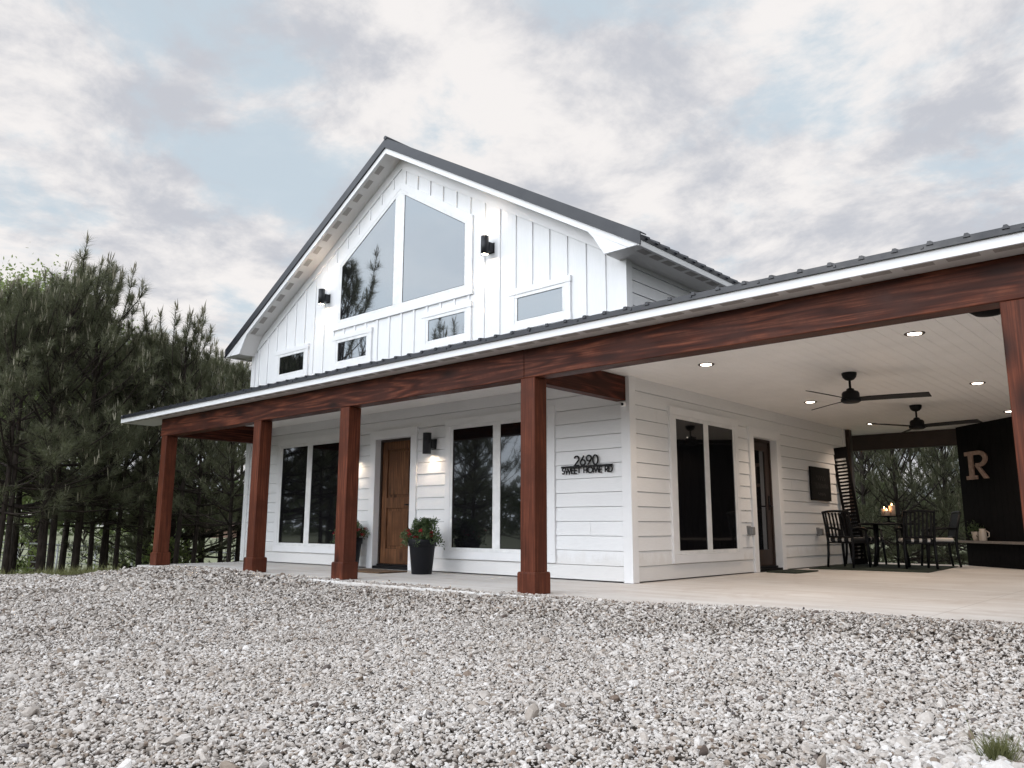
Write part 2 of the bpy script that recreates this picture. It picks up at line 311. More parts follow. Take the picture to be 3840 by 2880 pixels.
M = dict(
    siding=siding_mat(), gable=gable_mat(), trim=plain('white_trim_paint', (.755, .755, .765), .42, var=.04, scale=3, bump=.06),
    soffit=plain('white_soffit_paint', (.74, .72, .70), .55, var=.05, scale=2), vent=plain('grey_vent_mesh', (.40, .37, .345), .7, var=.2, scale=120),
    ceil=plain('white_plank_paint', (.87, .845, .82), .40, var=.05, scale=2.2, bump=.05), metal=metal_mat(),
    post=wood_mat('red_cedar_post', 2, (.030, .0085, .005), (.150, .042, .021), (.20, .064, .036), True, .28),
    beam=wood_mat('red_cedar_beam', 0, (.024, .007, .0045), (.105, .026, .0125), (.215, .070, .038), True, .75),
    beamy=wood_mat('red_cedar_cross_beam', 1, (.020, .006, .004), (.095, .022, .012), (.15, .042, .024)),
    door=wood_mat('knotty_alder', 2, (.040, .018, .010), (.175, .078, .036), (.27, .128, .062), 1.3, .4),
    dframe=plain('dark_stained_wood', (.028, .014, .009), .5, var=.3), glass_hi=glass_mat('window_glass', .215, (.90, .96, 1.0)), glass_lo=glass_mat('dark_window_glass', .075, (.9, .95, 1.0)),
    lampblack=plain('black_lamp_metal', (.010, .011, .014), .45, var=.2, scale=30, spec=.4), black=plain('black_metal', (.0035, .0035, .0045), .5, var=.2, scale=30, spec=.22), blackmatte=plain('black_stained_wood', (.0035, .003, .0035), .8, var=.3, scale=12, spec=.12),
    dark=plain('dark_interior', (.004, .004, .004), .9), concrete=concrete_mat(), stone=stone_mat(), ground=ground_mat(), needle=needle_mat(), bark=bark_mat(),
    leaf=leaf_mat('bright_leaves', (.10, .15, .04), (.30, .36, .13)), leafd=leaf_mat('mid_green_leaves', (.04, .06, .022), (.13, .17, .06)),
    sprig=leaf_mat('juniper_sprigs', (.03, .05, .022), (.12, .17, .07)), petal=leaf_mat('red_petals', (.16, .004, .012), (.42, .012, .03)),
    pot=plain('black_plastic_pot', (.006, .0065, .009), .5, var=.15, scale=14, spec=.25), soil=plain('potting_soil', (.03, .02, .014), .95, var=.4, scale=40),
    coir=plain('brown_coir', (.13, .075, .04), .95, var=.5, scale=60, bump=.5), rug=plain('dark_green_rug', (.016, .026, .014), .95, var=.4, scale=50, bump=.4),
    stripe=stripe_mat(), wax=plain('cream_wax', (.72, .50, .36), .5, var=.05), ceramic=plain('cream_stoneware', (.50, .43, .37), .3, var=.1, scale=9),
    counter=plain('grey_stone_top', (.20, .17, .15), .5, var=.25, scale=20), letter=plain('weathered_tan_wood', (.36, .245, .195), .7, var=.3, scale=14),
    lamp=glow('lit_lamp_lens', (1.0, .86, .70), 9.0), lampcool=glow('lit_wall_lamp_lens', (1.0, .93, .84), 12.0), flame=glow('candle_flame', (1.0, .62, .28), 14.0),
    steel=plain('galvanised_pipe', (.36, .37, .37), .45, .6, var=.25, scale=6), grey=plain('grey_weatherproof_plastic', (.20, .20, .20), .5), whiteplastic=plain('white_plastic', (.75, .75, .75), .4),
    wallsign=plain('dark_slate_board', (.006, .0055, .0055), .8, var=.3, scale=10, spec=.15), chalk=plain('faint_chalk', (.05, .045, .042), .9), rust=plain('rusty_roof', (.11, .06, .048), .8, var=.4, scale=1),
    barnwall=plain('weathered_barn_boards', (.19, .12, .09), .9, var=.4, scale=2), grass=leaf_mat('long_grass', (.09, .10, .035), (.27, .27, .12)))

# ------------------------------------------------------------------ ground, gravel, slab
rng = np.random.default_rng(11)
def sstep(a, b, x): t = np.clip((x-a)/(b-a), 0, 1); return t*t*(3-2*t)
_wv = [(rng.uniform(.5, 2.6), rng.uniform(0, 2*np.pi), rng.uniform(0, 2*np.pi)) for _ in range(14)]
def hgt(x, y):
    x = np.asarray(x, float); y = np.asarray(y, float); D = np.hypot(x-CAM[0], y-CAM[1])
    h = -0.10 + sum(np.sin((x*np.cos(a)+y*np.sin(a))*k+p)/k for k, a, p in _wv)*.0065
    dy = np.maximum(-2.12-y, 0); inx = sstep(-9.6, -8.6, x)
    h = h + inx*(0.104 + .050*sstep(.5, 4.5, x))*np.exp(-(dy/.85)**2)*(y < -1.0)
    h = h - 1.15*sstep(13.8, 33, D) - .12*sstep(14.2, 16.5, D)
    inside = (x > -8.3) & (x < 5.1) & (y > -1.98) & (y < 8.3)
    return np.where(inside, -0.16, h)
def make_ground():
    rr = np.concatenate([np.linspace(.4, 12, 75), np.geomspace(12.3, 1800, 70)]); na = 220
    a = np.linspace(0, 2*np.pi, na, endpoint=False); Rr, A = np.meshgrid(rr, a, indexing='ij')
    X = CAM[0]+Rr*np.cos(A); Y = CAM[1]+Rr*np.sin(A); Z = hgt(X, Y)-.012
    V = [(CAM[0], CAM[1], -.11)] + list(zip(X.ravel(), Y.ravel(), Z.ravel())); Fc = []
    for k in range(na): Fc.append((0, 1+k, 1+(k+1) % na))
    for i in range(len(rr)-1):
        for k in range(na):
            k2 = (k+1) % na; Fc.append((1+i*na+k, 1+(i+1)*na+k, 1+(i+1)*na+k2, 1+i*na+k2))
    me = bpy.data.meshes.new('ground'); me.from_pydata(V, [], Fc); me.materials.append(M['ground'])
    me.polygons.foreach_set('use_smooth', np.ones(len(Fc), bool))
    o = bpy.data.objects.new('ground', me); COL.objects.link(o); tag(o, kind='structure')
make_ground()
mb = MB(); mb.box(-8.45, 5.2, -2.13, 8.25, -.15, 0)
tag(mb.build('porch_slab', M['concrete'], bevel=.012), kind='structure')

def stone_proto(n, r):
    bm = bmesh.new()
    for _ in range(n):
        d = r.normal(size=3); d /= np.linalg.norm(d); d *= r.uniform(.82, 1.0); bm.verts.new(d)
    res = bmesh.ops.convex_hull(bm, input=bm.verts)
    bmesh.ops.delete(bm, geom=[g for g in res['geom_interior'] if isinstance(g, bmesh.types.BMVert)], context='VERTS')
    bmesh.ops.triangulate(bm, faces=bm.faces); bm.verts.ensure_lookup_table(); bm.verts.index_update()
    V = np.array([v.co[:] for v in bm.verts]); T = np.array([[v.index for v in f.verts] for f in bm.faces]); bm.free(); return V, T
def make_gravel():
    r = np.random.default_rng(5); P = []
    def band(d0, d1, sp, smul, frac=1.0):
        n = int(np.pi*(d1*d1-d0*d0)/(sp*sp)*frac); D = np.sqrt(r.uniform(d0*d0, d1*d1, n)); A = r.uniform(-np.pi, np.pi, n)
        x = CAM[0]+D*np.cos(A); y = CAM[1]+D*np.sin(A); rel = (A-math.atan2(F_[1], F_[0])+np.pi) % (2*np.pi)-np.pi
        edge = -2.0 + .10*sstep(1, 4.5, x) + .06*np.sin(x*3.1)+.04*np.sin(x*7.7+1)+.03*np.sin(x*17+2)
        keep = (np.abs(rel) < R(45)) & ((y < edge) | (x < -8.5))
        keep &= ~((x > -8.75) & (y > -1.9))
        limit = 14.3 + .5*np.sin(A*31)+.35*np.sin(A*73+1)+.25*np.sin(A*140+2)
        keep &= (D < limit)
        for px in (-8.151, -5.1466, -3.0281, .0866, 4.4133): keep &= ~((np.abs(x-px) < .128) & (np.abs(y+1.8788) < .128))
        P.append(np.stack([x[keep], y[keep], np.full(keep.sum(), smul), D[keep]], 1))
    band(2.2, 4.4, .0152, .86); band(4.4, 6.6, .0175, .95); band(6.6, 10, .025, 1.3); band(10, 15.2, .042, 1.95)
    band(2.2, 5.5, .028, .55); band(2.2, 8, .085, 1.55, .5); band(2.2, 9, .2, 2.3, .30)
    xs = r.uniform(-8, 4.6, 150); ys = -2.0+.10*sstep(1, 4.5, xs)+.06*np.sin(xs*3.1)+.04*np.sin(xs*7.7+1)+.03*np.sin(xs*17+2)+r.gamma(1.0, .06, 150); P.append(np.stack([xs, ys, np.full(150, .9), np.full(150, 6.)], 1))
    P = np.concatenate(P); n = len(P)
    sz = .0096*P[:, 2]*np.exp(r.normal(0, .30, n)); sz = np.minimum(sz, .045)
    big = np.exp(-((P[:, 0]-4.85)**2+(P[:, 1]+5.05)**2)/.22); sz *= 1+1.5*big*(r.random(n) < .7)
    dims = np.stack([sz*r.uniform(1.0, 1.55, n), sz*r.uniform(.7, 1.0, n), sz*r.uniform(.34, .66, n)], 1)
    yaw = r.uniform(0, 2*np.pi, n); til = r.normal(0, .5, n); rol = r.normal(0, .5, n)
    cy, sy = np.cos(yaw), np.sin(yaw); ct, st = np.cos(til), np.sin(til); cr, sr = np.cos(rol), np.sin(rol)
    Rz = np.zeros((n, 3, 3)); Rz[:, 0, 0] = cy; Rz[:, 0, 1] = -sy; Rz[:, 1, 0] = sy; Rz[:, 1, 1] = cy; Rz[:, 2, 2] = 1
    Rx = np.zeros((n, 3, 3)); Rx[:, 0, 0] = 1; Rx[:, 1, 1] = ct; Rx[:, 1, 2] = -st; Rx[:, 2, 1] = st; Rx[:, 2, 2] = ct
    Ry = np.zeros((n, 3, 3)); Ry[:, 1, 1] = 1; Ry[:, 0, 0] = cr; Ry[:, 0, 2] = sr; Ry[:, 2, 0] = -sr; Ry[:, 2, 2] = cr
    RM = Rz @ Rx @ Ry
    z = np.maximum(hgt(P[:, 0], P[:, 1]), np.where((P[:, 1] > -2.14) & (P[:, 0] > -8.45), 0.002, -9)) + dims[:, 2]*r.uniform(.15, .9, n)
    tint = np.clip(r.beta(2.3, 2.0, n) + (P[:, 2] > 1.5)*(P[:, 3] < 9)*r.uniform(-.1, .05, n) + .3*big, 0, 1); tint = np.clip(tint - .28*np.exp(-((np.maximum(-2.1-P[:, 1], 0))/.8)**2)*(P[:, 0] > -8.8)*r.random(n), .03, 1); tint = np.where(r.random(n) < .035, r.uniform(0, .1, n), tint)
    Vs, Ts, Cs = [], [], []; off = 0
    near = P[:, 3] < 5.6; pi = r.integers(0, 16, n)
    for lod, msk in ((0, near), (1, ~near)):
        for k in range(16):
            V, T = stone_proto(20 if lod == 0 else 10, np.random.default_rng(100*lod+k)); ix = np.nonzero(msk & (pi == k))[0]
            if not len(ix): continue
            W = (V[None]*dims[ix, None, :]) @ RM[ix].transpose(0, 2, 1); W[:, :, 0] += P[ix, 0, None]; W[:, :, 1] += P[ix, 1, None]; W[:, :, 2] += z[ix, None]
            Vs.append(W.reshape(-1, 3)); Ts.append((T[None] + (off+np.arange(len(ix))*len(V))[:, None, None]).reshape(-1, 3)); Cs.append(np.repeat(tint[ix], len(V))); off += len(ix)*len(V)
    print('gravel stones', n, 'tris', sum(map(len, Ts)))
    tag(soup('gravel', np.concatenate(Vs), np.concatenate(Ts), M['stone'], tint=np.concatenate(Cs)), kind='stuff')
make_gravel()

# ------------------------------------------------------------------ the house
Wd, DP = 8.831, 7.18; CX = -Wd/2; PK, SL = 6.96, .587; OVS, OVF = .455, .36
ZC = 2.47
house = empty('farmhouse', (0, 0, 0), 0, 'white farmhouse with lap siding, a tall gable and a deep post porch round it', 'house')
def lap(mb, Wm, a0, a1, z0, z1, pitch, holes=(), phase=0.0):
    z = z0 - phase
    while z < z1:
        lo, hi = max(z, z0), min(z+pitch, z1)
        segs = [(a0, a1)]
        for h0, h1, hz0, hz1 in holes:
            if lo < hz1-.02 and hi > hz0+.02:
                ns = []
                for s0, s1 in segs:
                    if h1 <= s0 or h0 >= s1: ns.append((s0, s1)); continue
                    if s0 < h0: ns.append((s0, h0))
                    if h1 < s1: ns.append((h1, s1))
                segs = ns
        ob, ot, lo = .015, .002, lo+.0055
        sg2 = []
        for s0, s1 in segs:
            if s1-s0 > 1.6 and random.random() < .4: q = random.uniform(s0+.4, s1-.4); sg2 += [(s0, q-.0012), (q+.0012, s1)]
            else: sg2.append((s0, s1))
        for s0, s1 in sg2:
            ob = .015+random.uniform(-.0012, .0012)
            mb.hexa([Wm(s0, -.03, lo), Wm(s1, -.03, lo), Wm(s1, ob, lo), Wm(s0, ob, lo), Wm(s0, -.03, hi), Wm(s1, -.03, hi), Wm(s1, ot, hi), Wm(s0, ot, hi)])
        z += pitch
FD = (-4.86, -3.955, 0.0, 2.045)            # front door opening
SDR = (3.27, 4.13, 0.0, 2.035)              # side door opening
mb = MB(); lap(mb, FR, -Wd+.10, -.10, .012, ZC+.06, .1765, [FD]); mb.build('siding_wall', M['siding'], house)
mb = MB(); lap(mb, SD, .10, DP-.1, .012, ZC+.06, .1765, [SDR]); mb.build('siding_wall', M['siding'], house)
mb = MB(); lap(mb, SD, .10, DP-.1, 2.9, 3.96, .165); mb.build('siding_wall', M['siding'], house)
mb = MB(); lap(mb, lambda a, o, z: (-Wd-o, a, z), .10, DP-.1, .012, 4.0, .1765); mb.build('siding_wall', M['siding'], house)
mb = MB(); mb.box(-Wd+.02, -.02, DP-.03, DP, .0, 4.0); mb.prism(FR, [(-Wd+.02, 4.0), (-.02, 4.0), (CX, PK-.3)], -DP, -DP+.03); mb.build('siding_wall', M['siding'], house)
# corner boards run the full height
for x0, x1, y0, y1, z1, w in ((-.10, .031, -.031, -.002, 4.2, 0), (.002, .031, -.002, .10, 3.96, 0), (-Wd-.031, -Wd+.10, -.031, -.002, 4.2, 0), (-Wd-.031, -Wd-.002, -.002, .10, 4.0, 0), (.002, .031, DP-.1, DP+.01, 3.96, 0)):
    mb = MB(); mb.box(x0, x1, y0, y1, 0.004, z1); mb.build('corner_board', M['trim'], house, bevel=.003)
# gable: boards and battens
rz = lambda x, d=0: PK - d - SL*abs(x-CX)
mb = MB(); mb.prism(FR, [(-Wd+.09, 2.55), (-.09, 2.55), (-.09, rz(-.09, .26)), (CX, rz(CX, .26)), (-Wd+.09, rz(-Wd+.09, .26))], -.03, .004)
gabm = mb
mb = MB(); k = 0
while True:
    x = -.313-.3078*k; k += 1
    if x < -Wd+.2: break
    z1 = min(rz(x-.022, .40), rz(x+.022, .40)); segs = [(2.6, z1)]
    holes = []
    bx = x-CX
    if abs(bx) < 1.68: holes.append((4.06, rz(x, .83)))
    for c0, c1 in ((-3.545, -2.50), (-1.70, -.655), (.655, 1.70), (2.50, 3.545)):
        if c0 < bx < c1: holes.append((3.35, 3.94))
    for h0, h1 in holes:
        ns = []
        for s0, s1 in segs:
            if h1 <= s0 or h0 >= s1: ns.append((s0, s1)); continue
            if s0 < h0: ns.append((s0, h0))
            if h1 < s1: ns.append((h1, s1))
        segs = ns
    for s0, s1 in segs:
        if s1-s0 > .03: mb.wbox(FR, x-.022, x+.022, .003, .023, s0, s1)
off = len(gabm.v); gabm.v += mb.v; gabm.f += [tuple(i+off for i in f) for f in mb.f]; gabm.m += mb.m; gabm.sm += mb.sm
gab = gabm.build('gable_wall', M['gable'], house, bevel=.002)
mb = MB()                                                  # frieze boards under the rake and their little moulding
for s in (-1, 1):
    xe = CX+s*(Wd/2-.02)
    mb.prism(FR, [(xe, rz(xe, .235)), (CX, rz(CX, .235)), (CX, rz(CX, .405)), (xe, rz(xe, .405))], .003, .027)
mb.build('frieze_board', M['trim'], gab, bevel=.002)

# windows
def rect_window(Wm, a0, a1, z0, z1, mull, glass, cas=.105, fr=.05, sill=True):
    mb = MB(); A0, A1, Z0, Z1 = a0-fr-cas, a1+fr+cas, z0-fr-cas, z1+fr+cas; i0, i1, j0, j1 = a0-fr, a1+fr, z0-fr, z1+fr
    mb.wbox(Wm, A0-.01, A1+.01, .003, .044, j1, Z1); mb.wbox(Wm, A0-.01, A1+.01, .003, .044, Z0, j0); mb.wbox(Wm, A0, i0, .003, .039, j0, j1); mb.wbox(Wm, i1, A1, .003, .039, j0, j1)
    w = mb.build('window', M['trim'], house, bevel=.0025)
    mb = MB(); mb.wbox(Wm, i0, i1, .004, .035, z1, j1); mb.wbox(Wm, i0, i1, .004, .035, j0, z0); mb.wbox(Wm, i0, a0, .004, .035, z0, z1); mb.wbox(Wm, a1, i1, .004, .035, z0, z1)
    panes = [(a0, a1)]
    if mull: mb.wbox(Wm, mull[0], mull[1], .004, .035, z0, z1); panes = [(a0, mull[0]), (mull[1], a1)]
    mb.build('window_frame', M['whiteplastic'], w, bevel=.004)
    for p0, p1 in panes:
        mb = MB(); mb.wbox(Wm, p0+.001, p1-.001, .0, .0245, z0+.001, z1-.001); mb.build('pane', glass, w)
        # dark gasket round the glass
        mb = MB(); g = .006; mb.wbox(Wm, p0+.0005, p0+g, .0, .027, z0, z1); mb.wbox(Wm, p1-g, p1-.0005, .0, .027, z0, z1); mb.wbox(Wm, p0+g, p1-g, .0, .027, z0+.0005, z0+g); mb.wbox(Wm, p0+g, p1-g, .0, .027, z1-g, z1-.0005)
        mb.build('gasket', M['black'], w)
    return w
rect_window(FR, -7.548, -5.819, .3575, 2.0504, (-6.758, -6.609), M['glass_lo'])
rect_window(FR, -3.044, -1.293, .3575, 2.0504, (-2.239, -2.098), M['glass_lo'])
rect_window(SD, 1.042, 2.622, .3575, 2.0504, (1.7716, 1.9013), M['glass_lo'])
for c0, c1 in ((-3.4252, -2.6241), (-1.5737, -.7735), (.7735, 1.5737), (2.6241, 3.4252)):
    rect_window(FR, CX+c0, CX+c1, 3.4695, 3.7992, None, M['glass_hi'], cas=.085, fr=.052)
def big_window():
    gm, gw, z0, z1, z2 = .119, 1.5515, 4.213, 5.188, 6.063
    off = lambda d: [(CX-gw-d, z0-d), (CX+gw+d, z0-d), (CX+gw+d, z1+d*.55), (CX, z2+(gm*.611)+d*1.17), (CX-gw-d, z1+d*.55)]
    def ring(mb, po, pi, o0, o1):
        n = len(po)
        for i in range(n):
            j = (i+1) % n; mb.hexa([FR(*p) for p in ((po[i][0], o0, po[i][1]), (po[j][0], o0, po[j][1]), (pi[j][0], o0, pi[j][1]), (pi[i][0], o0, pi[i][1]), (po[i][0], o1, po[i][1]), (po[j][0], o1, po[j][1]), (pi[j][0], o1, pi[j][1]), (pi[i][0], o1, pi[i][1]))])
    mb = MB(); ring(mb, off(.165), off(.055), .003, .031); mb.wbox(FR, CX-gw-.185, CX+gw+.185, .003, .038, z0-.172, z0-.06); w = mb.build('window', M['trim'], house, bevel=.0025)
    mb = MB(); ring(mb, off(.055), off(0), .004, .029); mb.prism(FR, [(CX-gm, z0), (CX+gm, z0), (CX+gm, z2), (CX, z2+gm*.611), (CX-gm, z2)], .004, .0285)
    mb.build('window_frame', M['whiteplastic'], w, bevel=.004)
    for s in (-1, 1):
        mb = MB(); mb.prism(FR, [(CX+s*gm, z0), (CX+s*gw, z0), (CX+s*gw, z1), (CX+s*gm, z2)], .0, .0195); mb.build('pane', M['glass_hi'], w)
        mb = MB(); po = [(CX+s*gm, z0), (CX+s*gw, z0), (CX+s*gw, z1), (CX+s*gm, z2)]; g = .008
        pi = [(CX+s*(gm+g), z0+g), (CX+s*(gw-g), z0+g), (CX+s*(gw-g), z1-g*.5), (CX+s*(gm+g), z2-g*1.6)]; ring(mb, po, pi, .0, .022); mb.build('gasket', M['black'], w)
big_window()

# doors
def door(Wm, hole, slab_mat, glazed):
    a0, a1, z0, z1 = hole; cw = .115; mb = MB()
    mb.wbox(Wm, a0-cw, a0, .003, .039, .004, z1); mb.wbox(Wm, a1, a1+cw, .003, .039, .004, z1); mb.wbox(Wm, a0-cw-.01, a1+cw+.01, .003, .044, z1, z1+.115)
    mb.wbox(Wm, a0-.001, a0+.022, -.125, .0385, .004, z1); mb.wbox(Wm, a1-.022, a1+.001, -.125, .0385, .004, z1); mb.wbox(Wm, a0+.022, a1-.022, -.125, .0385, z1-.022, z1+.001)
    d = mb.build('door', M['trim'], house, bevel=.0025)
    mb = MB(); b0, b1, zt = a0+.022, a1-.022, z1-.022
    mb.wbox(Wm, b0, b0+.035, -.16, -.075, .03, zt); mb.wbox(Wm, b1-.035, b1, -.16, -.075, .03, zt); mb.wbox(Wm, b0+.035, b1-.035, -.16, -.075, zt-.035, zt); mb.build('door_frame', M['dframe'], d)
    mb = MB(); mb.wbox(Wm, b0, b1, -.16, .03, .003, .045); mb.wbox(Wm, b0+.03, b1-.03, -.12, -.03, .046, .075); mb.build('threshold', M['black'], d, bevel=.004)
    e0, e1, f0, f1 = b0+.037, b1-.037, .078, zt-.037
    if not glazed:
        st = .115; mid0, mid1 = .93, 1.10; r0 = f0+.23; r1 = f1-.125; mb = MB(); o0, o1 = -.15, -.098
        mb.wbox(Wm, e0, e0+st, o0, o1, f0, f1); mb.wbox(Wm, e1-st, e1, o0, o1, f0, f1)
        for q0, q1 in ((f0, r0), (mid0, mid1), (r1, f1)): mb.wbox(Wm, e0+st, e1-st, o0, o1-.0015, q0, q1)
        for q0, q1 in ((r0, mid0), (mid1, r1)):
            mb.wbox(Wm, e0+st, e1-st, o0, o1-.026, q0, q1); mb.prism(Wm, [(e0+st+.045, q0+.045), (e1-st-.045, q0+.045), (e1-st-.045, q1-.045), (e0+st+.045, q1-.045)], o0, o1-.008)
        mb.build('door_panel', slab_mat, d, bevel=.004)
    else:
        mb = MB(); st = .13; o0, o1 = -.15, -.098
        mb.wbox(Wm, e0, e0+st, o0, o1, f0, f1); mb.wbox(Wm, e1-st, e1, o0, o1, f0, f1); mb.wbox(Wm, e0+st, e1-st, o0, o1, f0, f0+.24); mb.wbox(Wm, e0+st, e1-st, o0, o1, f1-.14, f1); mb.build('door_panel', slab_mat, d, bevel=.004)
        mb = MB(); mb.wbox(Wm, e0+st, e1-st, -.13, -.115, f0+.24, f1-.14); mb.build('pane', M['glass_lo'], d)
    hx = e1-.06; mb = MB(); mb.tube([Wm(hx, -.098, .98), Wm(hx, -.045, .98), Wm(hx-.10, -.040, .98)], .011, 10); mb.wbox(Wm, hx-.025, hx+.025, -.098, -.090, .92, 1.14); mb.build('handle', M['black'], d)
    return d
door(FR, FD, M['door'], False); tag(door(SD, SDR, M['dframe'], True), 'dark glazed side door')

# upper roof
def roof_upper():
    y0, y1 = -OVF, DP+.3; xe = OVS+0.0; mb = MB(); T = .05
    for s in (-1, 1):
        e = CX+s*(Wd/2+OVS); ze = PK-SL*(Wd/2+OVS)
        mb.hexa([(CX, y0+.02, PK-T-.03), (e, y0+.02, ze-T-.03), (e, y1, ze-T-.03), (CX, y1, PK-T-.03), (CX, y0+.02, PK-.03), (e, y0+.02, ze-.03), (e, y1, ze-.03), (CX, y1, PK-.03)])
        n = 34; y = y0+.16
        while y < y1-.05:                                   # raised ribs of the metal sheets
            a, b, w = Vector((CX, y, PK-.03)), Vector((e+s*.03, y, ze-.03-SL*.03)), .022
            mb.hexa([a+Vector((0, -w, -.004)), b+Vector((0, -w, -.004)), b+Vector((0, w, -.004)), a+Vector((0, w, -.004)), a+Vector((0, -w*.5, .026)), b+Vector((0, -w*.5, .026)), b+Vector((0, w*.5, .026)), a+Vector((0, w*.5, .026))]); y += .228
    r = mb.build('roof', M['metal'], house)
    mb = MB()
    for s in (-1, 1):                                       # folded metal rake trim
        e = CX+s*(Wd/2+OVS+.012); ze = PK-SL*(Wd/2+OVS+.012)
        W = lambda a, o, z: (a, y0-o, z)
        mb.prism(W, [(CX, PK+.004), (e, ze+.004), (e, ze-.135), (CX, PK-.135)], .0, .02)
        mb.prism(W, [(CX, PK+.02), (e, ze+.02), (e, ze+.004), (CX, PK+.004)], -.12, .02)
        mb.prism(W, [(CX, PK-.135), (e, ze-.135), (e, ze-.15), (CX, PK-.15)], .0, .034)
    mb.tube([(CX, y0-.03, PK+.022), (CX, y1, PK+.022)], .035, 8)
    mb.build('rake_trim', M['metal'], r)
    mb = MB()
    for s in (-1, 1):                                       # white rake fascia and boxed eave returns
        W = lambda a, o, z: (CX+s*a, y0-o, z); hw = Wd/2
        e = hw+OVS-.03; zz = lambda a, d: PK-d-SL*a
        xc = (PK-.245-3.955)/SL; mb.prism(W, [(0, zz(0, .15)), (e, zz(e, .15)), (e, 3.955), (xc, 3.955), (0, zz(0, .245))], -.018, .006)
        mb.prism(W, [(hw-.32, zz(hw-.32, .243)), (hw-.24, 4.225), (hw-.065, 3.955), (xc-.005, 3.955)], -.017, .004)
        x0, x1 = sorted((CX+s*e, CX+s*(e+.022))); mb.box(x0, x1, y0-.004, y1, 3.945, 4.045)
    mb.build('fascia', M['trim'], r, bevel=.002)
    mb = MB(); vb = MB()
    for s in (-1, 1):
        hw = Wd/2; zz = lambda a, d: PK-d-SL*a; e = hw+OVS-.03
        P = lambda a, y, d: (CX+s*a, y, zz(a, d))
        mb.hexa([P(0, y0+.018, .235), P(hw-.29, y0+.018, .235), P(hw-.29, 0, .235), P(0, 0, .235), P(0, y0+.018, .22), P(hw-.29, y0+.018, .22), P(hw-.29, 0, .22), P(0, 0, .22)])
        Q = lambda a, y, z: (CX+s*a, y, z); pth = [(hw-.315, zz(hw-.315, .24)), (hw-.24, 4.225), (hw-.062, 3.957)]
        for (a0, q0), (a1, q1) in zip(pth, pth[1:]): mb.hexa([Q(a0, y0+.018, q0), Q(a1, y0+.018, q1), Q(a1, 0, q1), Q(a0, 0, q0), Q(a0+.02, y0+.018, q0+.02), Q(a1+.02, y0+.018, q1+.02), Q(a1+.02, 0, q1+.02), Q(a0+.02, 0, q0+.02)])
        x0, x1 = sorted((CX+s*(hw-.065), CX+s*e)); mb.box(x0, x1, y0+.017, 0.0, 3.955, 3.97)
        x0, x1 = sorted((CX+s*(hw+.0), CX+s*e)); mb.box(x0, x1, 0.0, y1, 3.9555, 3.97)
        a = .22
        while a < hw-.35:
            vb.hexa([P(a, -.30, .2375), P(a+.155, -.30, .2375), P(a+.155, -.205, .2375), P(a, -.205, .2375), P(a, -.30, .234), P(a+.155, -.30, .234), P(a+.155, -.205, .234), P(a, -.205, .234)]); a += .285
        y = -.2
        while y < y1-.4:
            x0, x1 = sorted((CX+s*(hw+.29), CX+s*(hw+.39))); vb.box(x0, x1, y, y+.20, 3.953, 3.957); y += .285
    o2 = len(mb.v); mb.v += vb.v; mb.f += [tuple(i+o2 for i in f) for f in vb.f]; mb.m += [1]*len(vb.f); mb.sm += vb.sm; mb.build('soffit', [M['soffit'], M['vent']], r)
roof_upper()

